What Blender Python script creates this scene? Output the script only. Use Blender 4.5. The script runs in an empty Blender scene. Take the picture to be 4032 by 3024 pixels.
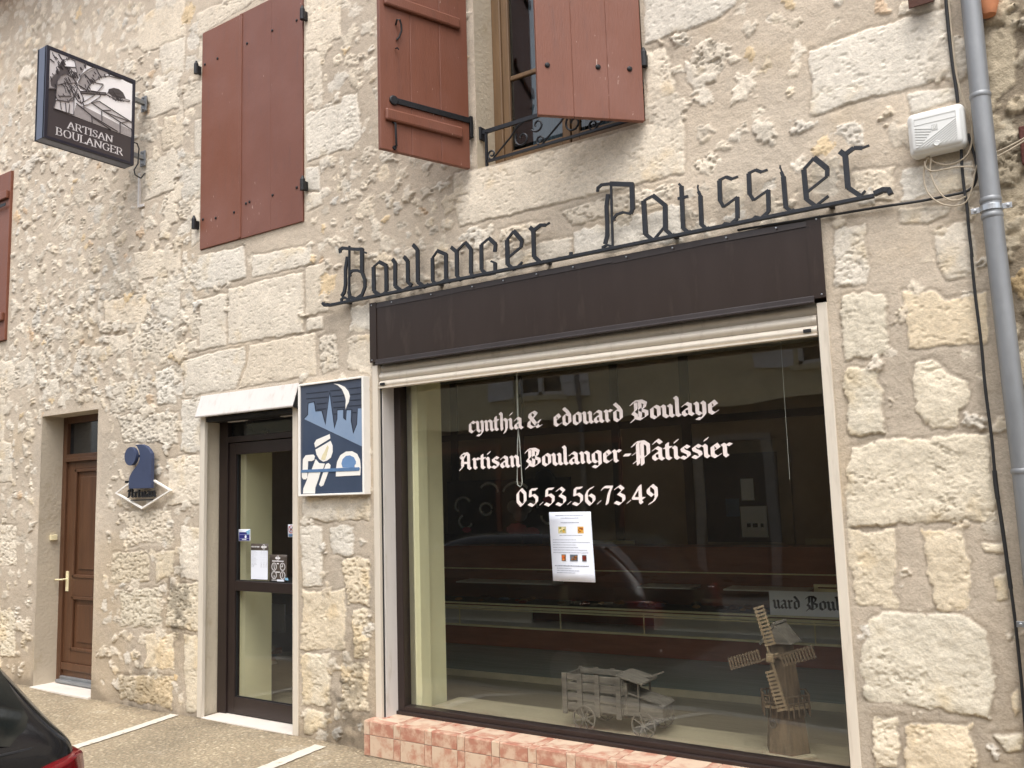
import bpy, bmesh, math, random
import numpy as np
from mathutils import Vector, Matrix
PI=math.pi; R=math.radians
scene=bpy.context.scene; COL=scene.collection
# ------------------------------------------------------------------ helpers
def tag(o,label=None,cat=None,group=None,kind=None):
    if label:o['label']=label
    if cat:o['category']=cat
    if group:o['group']=group
    if kind:o['kind']=kind
    return o
def thing(name,label,cat,loc=(0,0,0),rotz=0,group=None):
    o=bpy.data.objects.new(name,None);COL.objects.link(o);o.empty_display_size=.1
    o.location=loc;o.rotation_euler=(0,0,rotz)
    return tag(o,label,cat,group)
def XZ(u,v,d): return (u,d,v)
def hull(pts):
    p=sorted(set((round(a,5),round(b,5)) for a,b in pts))
    if len(p)<3:return p
    def half(q):
        h=[]
        for c in q:
            while len(h)>1 and (h[-1][0]-h[-2][0])*(c[1]-h[-2][1])-(h[-1][1]-h[-2][1])*(c[0]-h[-2][0])<=0:h.pop()
            h.append(c)
        return h
    a=half(p);b=half(p[::-1]);return a[:-1]+b[:-1]
class M:
    def __init__(s): s.v=[];s.f=[]
    def add(s,vs,fs):
        n=len(s.v);s.v+=[tuple(v) for v in vs];s.f+=[tuple(i+n for i in f) for f in fs];return s
    def box(s,x0,x1,y0,y1,z0,z1):
        return s.add([(x0,y0,z0),(x1,y0,z0),(x1,y1,z0),(x0,y1,z0),(x0,y0,z1),(x1,y0,z1),(x1,y1,z1),(x0,y1,z1)],
            [(3,2,1,0),(4,5,6,7),(0,1,5,4),(1,2,6,5),(2,3,7,6),(3,0,4,7)])
    def prism(s,pts,d0,d1,fr=XZ):
        n=len(pts)
        vs=[fr(a,b,d0) for a,b in pts]+[fr(a,b,d1) for a,b in pts]
        return s.add(vs,[tuple(range(n)),tuple(range(2*n-1,n-1,-1))]+[(i,i+n,(i+1)%n+n,(i+1)%n) for i in range(n)])
    def bar(s,p,q,w,t=None,up=(0,0,1)):
        p=Vector(p);q=Vector(q);d=(q-p).normalized();t=t or w
        a=d.cross(Vector(up))
        if a.length<1e-4:a=d.cross(Vector((1,0,0)))
        a.normalize();b=a.cross(d).normalized();a*=w/2;b*=t/2
        vs=[p-a-b,p+a-b,p+a+b,p-a+b,q-a-b,q+a-b,q+a+b,q-a+b]
        return s.add(vs,[(3,2,1,0),(4,5,6,7),(0,1,5,4),(1,2,6,5),(2,3,7,6),(3,0,4,7)])
    def tube(s,pts,r,n=8,closed=False):
        P=[Vector(p) for p in pts];N=len(P);rings=[]
        rr=r if isinstance(r,(list,tuple)) else [r]*N
        t0=(P[1]-P[0]).normalized();up=Vector((0,0,1)) if abs(t0.z)<.9 else Vector((0,1,0))
        a=t0.cross(up).normalized()
        vs=[]
        for i in range(N):
            t=(P[min(i+1,N-1)]-P[max(i-1,0)])
            t=t.normalized() if t.length>1e-9 else t0
            a=(a-t*a.dot(t));a=a.normalized() if a.length>1e-6 else t.orthogonal().normalized()
            b=t.cross(a)
            for k in range(n):
                an=2*PI*k/n;vs.append(P[i]+(a*math.cos(an)+b*math.sin(an))*rr[i])
        fs=[(i*n+k,i*n+(k+1)%n,(i+1)*n+(k+1)%n,(i+1)*n+k) for i in range(N-1) for k in range(n)]
        fs+=[tuple(range(n-1,-1,-1)),tuple((N-1)*n+k for k in range(n))]
        return s.add(vs,fs)
    def cyl(s,p,q,r0,r1=None,n=24): return s.tube([p,q],[r0,r0 if r1 is None else r1],n)
    def lathe(s,c,prof,n=24,axis='z'):
        vs=[];N=len(prof)
        for r,h in prof:
            for k in range(n):
                a=2*PI*k/n;x,y=r*math.cos(a),r*math.sin(a)
                vs.append((c[0]+x,c[1]+y,c[2]+h) if axis=='z' else (c[0]+x,c[1]+h,c[2]+y) if axis=='y' else (c[0]+h,c[1]+x,c[2]+y))
        fs=[(i*n+k,i*n+(k+1)%n,(i+1)*n+(k+1)%n,(i+1)*n+k) for i in range(N-1) for k in range(n)]
        if prof[0]!=prof[-1]: fs+=[tuple(range(n-1,-1,-1)),tuple((N-1)*n+k for k in range(n))]
        return s.add(vs,fs)
    def stroke(s,pts,w,d0,d1,fr=XZ,caps=0):
        # flat mitred strip along a polyline in a plane
        P=[Vector(p) for p in pts];L=[];Rr=[]
        for i,p in enumerate(P):
            a=(P[i]-P[i-1]).normalized() if i else None
            b=(P[i+1]-P[i]).normalized() if i<len(P)-1 else None
            if a is None:a=b
            if b is None:b=a
            n=Vector((-(a.y+b.y),a.x+b.x));n=n.normalized() if n.length>1e-6 else Vector((-a.y,a.x))
            c=max(.45,n.dot(Vector((-a.y,a.x))));k=w/2/c
            L.append(tuple(p+n*k));Rr.append(tuple(p-n*k))
        for i in range(len(P)-1): s.prism([L[i],L[i+1],Rr[i+1],Rr[i]],d0,d1,fr)
        return s
    def islands(s):
        par=list(range(len(s.v)))
        def fd(a):
            while par[a]!=a: par[a]=par[par[a]];a=par[a]
            return a
        for f in s.f:
            for i in f[1:]: par[fd(i)]=fd(f[0])
        g={}
        for f in s.f: g.setdefault(fd(f[0]),[]).append(f)
        out=[]
        for fs in g.values():
            ids=sorted({i for f in fs for i in f});mp={v:k for k,v in enumerate(ids)};m=M()
            m.v=[s.v[i] for i in ids];m.f=[tuple(mp[i] for i in f) for f in fs];out.append(m)
        return out
    def build(s,name,m,parent=None,bevel=0,smooth=False,seg=2,mats=None):
        me=bpy.data.meshes.new(name);me.from_pydata(s.v,[],s.f)
        bm=bmesh.new();bm.from_mesh(me);bmesh.ops.recalc_face_normals(bm,faces=bm.faces);bm.to_mesh(me);bm.free()
        me.materials.append(m)
        if smooth:
            me.polygons.foreach_set('use_smooth',[True]*len(me.polygons))
            try: me.set_sharp_from_angle(angle=R(40))
            except Exception: pass
        o=bpy.data.objects.new(name,me);COL.objects.link(o)
        if parent: o.parent=parent
        if bevel:
            b=o.modifiers.new('bevel','BEVEL');b.width=bevel;b.segments=seg;b.limit_method='ANGLE';b.angle_limit=R(40)
        return o
def lin(c):  # sRGB 0-255 -> linear
    return tuple(((x/255+.055)/1.055)**2.4 if x>10 else x/255/12.92 for x in c)
_mats={}
def pm(name,col,rough=.6,metal=0,var=.12,vs=9,bump=0,bs=80,spec=.5,coat=0,stain=None,stretch=(1,1,1),sp=.28):
    if name in _mats:return _mats[name]
    m=bpy.data.materials.new(name);m.use_nodes=True;nt=m.node_tree;N=nt.nodes;bs_=N['Principled BSDF'];K=nt.links.new
    tc=N.new('ShaderNodeTexCoord');mp=N.new('ShaderNodeMapping');mp.inputs['Scale'].default_value=stretch
    K(tc.outputs['Object'],mp.inputs['Vector'])
    no=N.new('ShaderNodeTexNoise');no.inputs['Scale'].default_value=vs;no.inputs['Detail'].default_value=8;no.inputs['Roughness'].default_value=.62
    K(mp.outputs[0],no.inputs['Vector'])
    rp=N.new('ShaderNodeValToRGB');rp.color_ramp.elements[0].position=sp;rp.color_ramp.elements[1].position=.74
    a=tuple(c*(1-var) for c in col);b=tuple(min(1,c*(1+var)) for c in col)
    if stain: a=stain
    rp.color_ramp.elements[0].color=(*a,1);rp.color_ramp.elements[1].color=(*b,1)
    if stain:
        e=rp.color_ramp.elements.new(sp+.14);e.color=(*col,1)
    K(no.outputs['Fac'],rp.inputs['Fac']);K(rp.outputs['Color'],bs_.inputs['Base Color'])
    bs_.inputs['Roughness'].default_value=rough;bs_.inputs['Metallic'].default_value=metal
    bs_.inputs['Specular IOR Level'].default_value=spec;bs_.inputs['Coat Weight'].default_value=coat
    if bump:
        n2=N.new('ShaderNodeTexNoise');n2.inputs['Scale'].default_value=bs;n2.inputs['Detail'].default_value=6
        K(mp.outputs[0],n2.inputs['Vector'])
        bp=N.new('ShaderNodeBump');bp.inputs['Strength'].default_value=bump;bp.inputs['Distance'].default_value=.01
        K(n2.outputs['Fac'],bp.inputs['Height']);K(bp.outputs[0],bs_.inputs['Normal'])
    mr=N.new('ShaderNodeMapRange');mr.inputs[3].default_value=max(0,rough-.1);mr.inputs[4].default_value=min(1,rough+.12)
    K(no.outputs['Fac'],mr.inputs[0]);K(mr.outputs[0],bs_.inputs['Roughness'])
    _mats[name]=m;return m
def glassmat(name,tint=(.93,.95,.93),ior=1.75,dust_haze=0):
    m=bpy.data.materials.new(name);m.use_nodes=True;nt=m.node_tree;N=nt.nodes;K=nt.links.new
    N.remove(N['Principled BSDF']);out=N['Material Output']
    tr=N.new('ShaderNodeBsdfTransparent');tr.inputs[0].default_value=(*tint,1)
    gl=N.new('ShaderNodeBsdfGlossy');gl.inputs['Roughness'].default_value=.012
    tc=N.new('ShaderNodeTexCoord');no=N.new('ShaderNodeTexNoise');no.inputs['Scale'].default_value=1.6;no.inputs['Detail'].default_value=1
    K(tc.outputs['Object'],no.inputs['Vector'])
    bp=N.new('ShaderNodeBump');bp.inputs['Strength'].default_value=.06;bp.inputs['Distance'].default_value=.05
    K(no.outputs['Fac'],bp.inputs['Height']);K(bp.outputs[0],gl.inputs['Normal'])
    fr=N.new('ShaderNodeFresnel');fr.inputs['IOR'].default_value=ior
    ge=N.new('ShaderNodeNewGeometry');inv=N.new('ShaderNodeMath');inv.operation='SUBTRACT';inv.inputs[0].default_value=1
    K(ge.outputs['Backfacing'],inv.inputs[1]);mu=N.new('ShaderNodeMath');mu.operation='MULTIPLY'
    K(fr.outputs[0],mu.inputs[0]);K(inv.outputs[0],mu.inputs[1])
    # pale dusty film, haze put into the glass to lift its blacks
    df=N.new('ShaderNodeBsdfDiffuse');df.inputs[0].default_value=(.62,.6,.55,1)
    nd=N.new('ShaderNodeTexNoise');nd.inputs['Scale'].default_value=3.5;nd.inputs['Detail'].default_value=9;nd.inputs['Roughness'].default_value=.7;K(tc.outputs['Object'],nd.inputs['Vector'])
    md=N.new('ShaderNodeMapRange');md.inputs[1].default_value=.3;md.inputs[2].default_value=.75;md.inputs[3].default_value=dust_haze*.4;md.inputs[4].default_value=dust_haze*1.5;K(nd.outputs['Fac'],md.inputs[0])
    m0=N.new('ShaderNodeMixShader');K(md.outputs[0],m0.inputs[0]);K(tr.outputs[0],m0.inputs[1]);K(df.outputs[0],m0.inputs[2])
    mx=N.new('ShaderNodeMixShader');K(mu.outputs[0],mx.inputs[0]);K(m0.outputs[0],mx.inputs[1]);K(gl.outputs[0],mx.inputs[2])
    K(mx.outputs[0],out.inputs['Surface']);return m
# ------------------------------------------------------------------ materials
m_iron=pm('wrought_iron',(.024,.027,.033),.45,.3,.25,30,.15,200)
m_dark=pm('dark_brown_metal',lin((48,37,32)),.34,.05,.16,3,.25,1.2,stain=lin((64,53,48)),stretch=(3,3,.6))
m_trim=pm('dark_trim',lin((62,56,56)),.4,.1,.12,8)
m_beige=pm('beige_lacquer',lin((216,206,190)),.42,0,.05,5,.03,20,stain=lin((200,189,172)),stretch=(5,5,.6),sp=.3)
m_white=pm('white_lacquer',lin((214,208,202)),.4,0,.05,4,.03,20,stain=lin((198,190,180)),stretch=(5,5,1),sp=.3)
m_alu=pm('brown_aluminium',lin((52,42,39)),.36,.25,.1,10)
m_gasket=pm('black_gasket',(.012,.012,.013),.6,0,.1)
def shutter_paint(name,col,stain):
    m=pm(name,col,.5,0,.09,4,.25,40,stretch=(6,6,.7),stain=stain);nt=m.node_tree;N=nt.nodes;K=nt.links.new;b=N['Principled BSDF']
    src=b.inputs['Base Color'].links[0].from_socket
    tc=N.new('ShaderNodeTexCoord');mp=N.new('ShaderNodeMapping');mp.inputs['Scale'].default_value=(1,1,.22);K(tc.outputs['Object'],mp.inputs['Vector'])
    n=N.new('ShaderNodeTexNoise');n.inputs['Scale'].default_value=75;n.inputs['Detail'].default_value=5;K(mp.outputs[0],n.inputs['Vector'])
    n2=N.new('ShaderNodeTexNoise');n2.inputs['Scale'].default_value=2.3;n2.inputs['Detail'].default_value=4;K(tc.outputs['Object'],n2.inputs['Vector'])
    ad=N.new('ShaderNodeMath');ad.operation='MULTIPLY_ADD';K(n2.outputs['Fac'],ad.inputs[0]);ad.inputs[1].default_value=.35;K(n.outputs['Fac'],ad.inputs[2])
    r=N.new('ShaderNodeMapRange');r.inputs[1].default_value=.91;r.inputs[2].default_value=.935;K(ad.outputs[0],r.inputs[0])
    x=N.new('ShaderNodeMix');x.data_type='RGBA';K(r.outputs[0],x.inputs[0]);K(src,x.inputs[6]);x.inputs[7].default_value=(*lin((196,170,154)),1)
    f=N.new('ShaderNodeMapRange');f.inputs[1].default_value=.45;f.inputs[2].default_value=.7;f.inputs[3].default_value=0;f.inputs[4].default_value=.35;K(n2.outputs['Fac'],f.inputs[0])
    y=N.new('ShaderNodeMix');y.data_type='RGBA';K(f.outputs[0],y.inputs[0]);K(x.outputs[2],y.inputs[6]);y.inputs[7].default_value=(*lin((138,96,84)),1)
    K(y.outputs[2],b.inputs['Base Color']);return m
m_red=shutter_paint('red_brown_paint',lin((121,72,52)),lin((110,67,51)))
m_red2=shutter_paint('faded_red_paint',lin((117,72,57)),lin((106,68,57)))
m_black=pm('black_iron',(.018,.018,.02),.5,.3,.3,40,.2,150)
m_zinc=pm('zinc',lin((142,144,146)),.5,.45,.16,7,.12,30,stretch=(1,1,.35))
m_steel=pm('steel',lin((190,194,198)),.3,.9,.1,20)
m_pvc=pm('grey_white_plastic',lin((226,226,222)),.45,0,.03,6,stain=lin((206,204,196)))
m_cabk=pm('black_cable',(.016,.016,.017),.55,0,.2,30)
m_cabw=pm('beige_cable',lin((186,172,150)),.6,0,.15,20)
m_oak=pm('varnished_brown_wood',lin((90,60,40)),.42,0,.3,4,.2,30,stretch=(8,8,.6))
m_frame=pm('ochre_window_wood',lin((116,90,62)),.5,0,.25,4,.2,30,stretch=(8,8,.6))
m_old=pm('weathered_grey_wood',lin((108,100,90)),.8,0,.5,9,.4,40,stretch=(.8,6,6))
m_mill=pm('weathered_brown_wood',lin((100,82,62)),.78,0,.45,5,.35,40,stretch=(6,6,1))
m_slat=pm('pale_slat_wood',lin((136,116,90)),.75,0,.4,14,.3,60)
m_paper=pm('white_paper',lin((236,240,250)),.7,0,.02,3,.1,4)
m_ink=pm('grey_ink',lin((120,124,140)),.8,0,.1)
m_dink=pm('dark_ink',lin((30,30,34)),.8,0,.1)
m_vinyl=pm('cream_vinyl',lin((246,232,226)),.5,0,.02,5)
m_cream=pm('cream_painted_plaster',lin((228,220,180)),.6,0,.1,2.2,.1,20,stain=lin((218,206,158)))
m_lino=pm('grey_floorboards',lin((150,141,122)),.3,0,.3,5,.1,20,stretch=(.35,14,1))
m_sillwood=pm('pale_display_boards',lin((158,147,124)),.42,0,.22,5,.1,20,stretch=(.4,14,1))
m_plat=pm('blue_grey_floorboards',lin((158,168,162)),.22,0,.2,5,.05,20,stretch=(.35,14,1))
m_brownpan=pm('brown_laminate',lin((148,94,72)),.3,0,.2,3,stretch=(1,1,6))
m_wall_in=pm('brown_interior_wall',lin((158,140,118)),.7,0,.25,1.2,.1,15)
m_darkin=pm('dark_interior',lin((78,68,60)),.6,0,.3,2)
m_brass=pm('brass',lin((244,232,190)),.35,0,.1,12)
m_ceil=pm('ceiling_paint',lin((226,222,212)),.8,0,.08,3)
m_navy=pm('navy_enamel',lin((58,70,90)),.42,0,.14,5,.06,20,stain=lin((50,64,90)))
m_slate=pm('slate_enamel',lin((68,76,92)),.45,0,.12,8)
m_lblue=pm('light_blue_enamel',lin((132,152,178)),.42,0,.08,5,stain=lin((122,146,176)))
m_mblue=pm('mid_blue_enamel',lin((108,142,184)),.42,0,.08,7)
m_tblue=pm('teal_blue_enamel',lin((92,124,162)),.45,0,.15,14)
m_ewhite=pm('white_enamel',lin((244,240,232)),.42,0,.03,7)
m_ey=pm('yellowed_enamel',lin((226,214,176)),.5,0,.12,10)
m_outl=pm('dark_outline',lin((34,42,56)),.5,0,.1)
m_hb=pm('sign_brown_black',lin((66,60,62)),.4,0,.06,5)
m_hl=pm('sign_light',lin((248,246,247)),.4,0,.03,8)
m_hh=pm('sign_pale_grey',lin((212,207,207)),.4,0,.1,30,stretch=(1,6,1))
m_hg=pm('sign_mid_grey',lin((164,158,158)),.4,0,.14,30,stretch=(1,5,2))
m_hd=pm('sign_shadow',lin((84,78,80)),.4,0,.1,20)
m_hf=pm('sign_case_metal',lin((96,102,118)),.35,.4,.08,5)
m_htext=pm('sign_silver_text',lin((226,222,224)),.4,0,.05,9)
m_glass=glassmat('shop_glass',(.97,.985,.975),ior=1.95,dust_haze=.004)
m_uglass=glassmat('upper_glass',(.55,.6,.62),1.9)
m_cglass=glassmat('counter_glass',(.9,.93,.92),1.5)
m_carglass=pm('tinted_car_glass',(.012,.014,.013),.05,0,.1,3,spec=.6)
m_carpaint=pm('black_car_paint',(.008,.008,.009),.2,0,.15,4,spec=.4,coat=.3)
m_tyre=pm('tyre_rubber',(.02,.02,.02),.8)
m_tail=pm('red_lens',(.15,.005,.008),.12,0,.15,30,coat=.5)
m_terra=pm('terracotta',lin((200,132,92)),.8,0,.15,12,.2,40)
m_rust=pm('rusty_steel',lin((84,56,46)),.8,.3,.3,20,.3,60,stain=lin((150,130,110)))
m_brick=pm('old_red_brick',lin((92,54,46)),.9,0,.3,14,.4,50)
m_asph=pm('asphalt',(.06,.06,.06),.9,0,.3,14,.5,160)
m_kerb=pm('kerb_stone',(.32,.31,.29),.85,0,.2,10,.4,60)
m_strip=pm('pale_strip',lin((206,198,184)),.8,0,.12,16,.4,60,stain=lin((150,136,112)))
m_step=pm('pale_floor_tile',lin((222,214,204)),.45,0,.07,6,stain=lin((204,194,182)))
m_oppwall=pm('cream_render',lin((232,224,190)),.9,0,.08,2,.2,30)
m_oppbase=pm('brown_render',lin((112,94,76)),.85,0,.2,2,.2,30)
m_oppsh=pm('pale_shutter_paint',lin((244,248,250)),.6,0,.06,6)
m_oppdark=pm('dark_glass_pane',(.02,.022,.024),.08,0,.2,3)
m_tiles=pm('roof_tiles',lin((150,92,70)),.85,0,.3,9,.5,20)
# ---- traced runs in metres on the facade plane (x, z)
STONES=[('s',[(-6.744,5.85),(-6.529,5.861),(-6.094,5.806),(-6.079,5.464),(-6.319,5.466),(-6.675,5.503),(-6.77,5.598)]),
('s',[(-6.44,5.491),(-6.086,5.466),(-6.089,5.16),(-6.377,5.207),(-6.435,5.35)]),
('s',[(-6.685,5.138),(-6.162,5.142),(-6.154,4.862),(-6.367,4.86),(-6.62,4.881),(-6.557,4.996)]),
('r',[(-6.366,4.832),(-6.09,4.791),(-6.084,4.509),(-6.379,4.536),(-6.393,4.676)]),
('s',[(-6.663,4.511),(-6.145,4.465),(-6.142,4.371),(-6.209,4.162),(-6.65,4.151),(-6.692,4.38)]),
('s',[(-6.323,4.081),(-6.154,4.031),(-6.15,3.874),(-6.337,3.859)]),
('s',[(-5.945,5.616),(-5.823,5.614),(-5.084,5.507),(-5.301,5.457),(-5.819,5.411),(-5.829,5.38),(-5.94,5.397)]),
('r',[(-6.107,5.03),(-5.822,5.012),(-5.838,4.813),(-6.091,4.831)]),
('s',[(-5.945,4.691),(-5.845,4.677),(-5.843,4.364),(-5.929,4.378)]),
('s',[(-6.121,4.366),(-5.848,4.339),(-5.852,4.018),(-6.072,4.027),(-6.137,4.185)]),
('s',[(-5.991,4.009),(-5.851,3.999),(-5.855,3.662),(-5.962,3.631)]),
('s',[(-5.899,5.357),(-5.828,5.347),(-5.832,5.042),(-5.903,5.057)]),
('s',[(-4.63,5.281),(-4.269,5.21),(-4.283,4.851),(-4.631,4.864)]),
('r',[(-4.631,4.846),(-4.471,4.806),(-4.465,4.452),(-4.633,4.441)]),
('s',[(-4.633,4.382),(-4.277,4.375),(-4.28,4.023),(-4.634,4.013)]),
('s',[(-4.634,3.972),(-4.499,3.963),(-4.492,3.755),(-4.642,3.812)]),
('s',[(-4.634,3.775),(-4.469,3.761),(-4.462,3.669),(-4.643,3.639)]),
('s',[(-3.118,3.596),(-1.936,3.58),(-1.735,3.569),(-1.751,3.251),(-2.431,3.257),(-3.261,3.262),(-3.287,3.448),(-3.188,3.467),(-3.298,3.476),(-3.288,3.621)]),
('r',[(-4.276,4.421),(-4.126,4.389),(-4.086,4.074),(-4.19,4),(-4.341,4.032)]),
('s',[(-1.919,4.337),(-1.401,4.149),(-1.401,4.089),(-1.509,4.049),(-1.708,4.042),(-1.935,4.041)]),
('r',[(-1.942,4.007),(-1.812,4.001),(-1.763,3.747),(-1.768,3.661),(-1.936,3.673)]),
('s',[(-1.932,3.654),(-1.738,3.635),(-1.741,3.579),(-1.931,3.587)]),
('p',[(-3.131,3.196),(-2.995,3.219),(-2.999,3.093),(-3.146,3.082)]),
('p',[(-2.944,3.18),(-2.699,3.188),(-2.613,3.161),(-2.735,3.101),(-2.936,3.091)]),
('p',[(-2.517,3.197),(-2.232,3.228),(-1.983,3.226),(-1.811,3.205),(-1.815,3.145),(-1.988,3.131),(-2.237,3.121),(-2.438,3.099)]),
('r',[(-2.44,3.071),(-1.764,3.083),(-1.775,2.891),(-2.446,2.932)]),
('r',[(-3.066,3.009),(-2.462,3.039),(-2.467,2.926),(-3.058,2.901)]),
('s',[(-1.051,3.722),(-0.95,3.737),(-0.592,3.745),(-0.43,3.723),(-0.437,3.487),(-0.444,3.401),(-0.733,3.404),(-1.071,3.387)]),
('s',[(-0.631,3.371),(-0.429,3.353),(-0.427,3.294),(-0.628,3.28)]),
('s',[(-0.625,3.83),(-0.45,3.798),(-0.456,3.725),(-0.63,3.766)]),
('r',[(-0.694,3.04),(-0.39,2.996),(-0.388,2.882),(-0.513,2.86),(-0.707,2.873)]),
('r',[(-0.899,3.051),(-0.707,3.04),(-0.718,2.905),(-0.84,2.909),(-0.898,2.967)]),
('s',[(-0.719,2.846),(-0.492,2.812),(-0.509,2.766),(-0.612,2.751),(-0.715,2.768)]),
('r',[(-1.006,2.807),(-0.861,2.808),(-0.868,2.623),(-0.877,2.506),(-1.01,2.513),(-1.012,2.672)]),
('s',[(-0.584,2.695),(-0.474,2.73),(-0.414,2.718),(-0.408,2.564),(-0.41,2.474),(-0.544,2.482),(-0.571,2.578)]),
('r',[(-1.708,3.888),(-1.649,3.835),(-1.554,3.835),(-1.499,3.771),(-1.537,3.697),(-1.657,3.715),(-1.71,3.784)]),
('r',[(-0.984,2.472),(-0.806,2.459),(-0.799,2.378),(-0.809,2.164),(-1.007,2.164),(-0.999,2.37)]),
('s',[(-0.72,2.45),(-0.586,2.436),(-0.552,2.392),(-0.392,2.399),(-0.399,2.179),(-0.569,2.185),(-0.632,2.179),(-0.721,2.189),(-0.72,2.331)]),
('r',[(-0.996,2.119),(-0.846,2.114),(-0.856,1.812),(-0.998,1.807),(-1.009,2.04)]),
('r',[(-0.688,2.122),(-0.622,2.146),(-0.499,1.993),(-0.513,1.892),(-0.562,1.814),(-0.674,1.815),(-0.716,1.922),(-0.716,2.013)]),
('r',[(-1.009,1.757),(-0.858,1.784),(-0.626,1.791),(-0.433,1.78),(-0.429,1.621),(-0.426,1.452),(-0.43,1.403),(-1.056,1.399),(-1.037,1.572)]),
('r',[(-1.044,1.382),(-0.843,1.381),(-0.857,1.035),(-1.029,1.033),(-1.052,1.227)]),
('r',[(-0.722,1.381),(-0.574,1.381),(-0.554,1.191),(-0.572,1.048),(-0.712,1.035),(-0.725,1.187)]),
('r',[(-0.911,1.012),(-0.574,1.015),(-0.5,0.962),(-0.507,0.772),(-0.512,0.59),(-0.729,0.604),(-0.884,0.607),(-1.032,0.631),(-1.035,0.766),(-0.974,0.961)]),
('r',[(-0.999,0.541),(-0.881,0.568),(-0.898,0.344),(-1.009,0.328)]),
('r',[(-0.852,0.532),(-0.594,0.574),(-0.598,0.387),(-0.869,0.322)]),
('s',[(-0.496,1.322),(-0.408,1.329),(-0.407,1.278),(-0.488,1.277)]),
('s',[(-0.467,1.181),(-0.408,1.201),(-0.417,1.093),(-0.469,1.085)]),
('s',[(-0.452,0.69),(-0.408,0.743),(-0.423,0.631),(-0.444,0.592)]),
('s',[(-0.528,0.532),(-0.408,0.547),(-0.421,0.472),(-0.488,0.463)]),
('s',[(-6.77,3.727),(-6.093,3.644),(-6.099,3.465),(-6.431,3.456),(-6.66,3.473)]),
('r',[(-6.42,3.427),(-6.088,3.444),(-6.09,3.082),(-6.409,3.087)]),
('r',[(-7.195,3.373),(-6.492,3.334),(-6.477,3.214),(-6.613,3.076),(-7.162,3.162)]),
('p',[(-6.766,3.029),(-6.109,3.034),(-6.094,2.869),(-6.162,2.764),(-6.712,2.773)]),
('r',[(-7.109,3.046),(-6.811,3.035),(-6.784,2.912),(-7.102,2.882)]),
('s',[(-5.881,3.542),(-5.319,3.514),(-5.281,3.267),(-5.571,3.253),(-5.885,3.253)]),
('s',[(-5.212,3.422),(-4.58,3.388),(-4.581,3.253),(-4.937,3.245),(-5.219,3.257)]),
('r',[(-6.043,3.227),(-5.865,3.219),(-5.858,2.889),(-5.946,2.888),(-6.028,3.023)]),
('s',[(-6.014,2.859),(-5.877,2.861),(-5.866,2.767),(-6.002,2.77)]),
('s',[(-5.854,3.174),(-5.524,3.191),(-5.518,2.775),(-5.837,2.776)]),
('s',[(-5.506,3.213),(-4.668,3.211),(-4.669,2.763),(-5.491,2.778)]),
('s',[(-4.644,3.236),(-4.434,3.239),(-4.421,2.884),(-4.645,2.882)]),
('s',[(-4.645,2.86),(-4.474,2.858),(-4.475,2.765),(-4.637,2.764)]),
('s',[(-6.091,2.718),(-5.294,2.748),(-5.292,2.608),(-5.397,2.431),(-6.014,2.432),(-6.037,2.564)]),
('s',[(-5.241,2.736),(-4.552,2.753),(-4.53,2.45),(-5.379,2.43),(-5.275,2.606)]),
('p',[(-7.068,2.623),(-6.49,2.62),(-6.504,2.392),(-7.056,2.356)]),
('p',[(-6.407,2.663),(-6.161,2.701),(-6.117,2.571),(-6.132,2.374),(-6.377,2.381)]),
('r',[(-6.053,2.405),(-5.81,2.414),(-5.802,1.977),(-6.063,1.99)]),
('r',[(-6.221,1.961),(-5.811,1.953),(-5.804,1.587),(-6.231,1.583)]),
('r',[(-8.972,3.017),(-8.675,3.015),(-8.654,2.727),(-8.949,2.724)]),
('r',[(-8.587,2.99),(-8.418,3.016),(-8.371,2.746),(-8.567,2.72)]),
('s',[(-8.946,2.693),(-8.841,2.684),(-8.82,2.233),(-8.91,2.238)]),
('s',[(-8.909,2.223),(-8.687,2.21),(-8.645,1.842),(-8.878,1.835)]),
('r',[(-8.139,2.767),(-7.86,2.754),(-7.852,2.612),(-8.116,2.607)]),
('p',[(-6.941,2.348),(-6.11,2.311),(-6.104,2.053),(-6.842,2.119)]),
('p',[(-4.521,2.7),(-4.34,2.721),(-4.327,2.462),(-4.492,2.457)]),
('r',[(-4.203,2.885),(-4.017,2.879),(-4.006,2.699),(-4.205,2.704)]),
('r',[(-4.234,2.675),(-4.013,2.679),(-4.017,2.388),(-4.237,2.452)]),
('p',[(-6.807,1.531),(-6.19,1.547),(-6.124,1.307),(-6.742,1.254)]),
('p',[(-6.96,1.201),(-6.444,1.214),(-6.436,0.978),(-6.994,0.942)]),
('r',[(-6.382,1.209),(-6.102,1.224),(-6.137,1.046),(-6.354,0.968)]),
('p',[(-6.837,0.891),(-6.282,0.935),(-6.283,0.627),(-6.825,0.607)]),
('p',[(-6.174,0.962),(-5.792,0.986),(-5.784,0.611),(-6.224,0.642)]),
('r',[(-6.048,1.402),(-5.8,1.402),(-5.792,1.009),(-6.038,1.002)]),
('r',[(-6.474,0.574),(-6.105,0.591),(-6.098,0.315),(-6.466,0.319)]),
('p',[(-6.831,0.228),(-6.097,0.281),(-6.109,0.028),(-6.845,0.033)]),
('r',[(-5.99,0.587),(-5.784,0.6),(-5.773,0.054),(-5.939,0.036)]),
('p',[(-8.846,1.439),(-8.529,1.423),(-8.502,1.055),(-8.815,1.048)]),
('p',[(-8.783,0.649),(-8.5,0.649),(-8.469,0.236),(-8.749,0.229)]),
('r',[(-4.682,0.183),(-4.433,0.19),(-4.448,0.09),(-4.675,0.013)]),
('s',[(-4.694,1.412),(-4.48,1.411),(-4.482,1.013),(-4.683,0.991)]),
('r',[(-4.414,1.403),(-4.2,1.41),(-4.203,1.216),(-4.394,1.213)]),
('p',[(-4.308,1.177),(-4.059,1.203),(-4.063,0.896),(-4.269,0.887)]),
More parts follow.
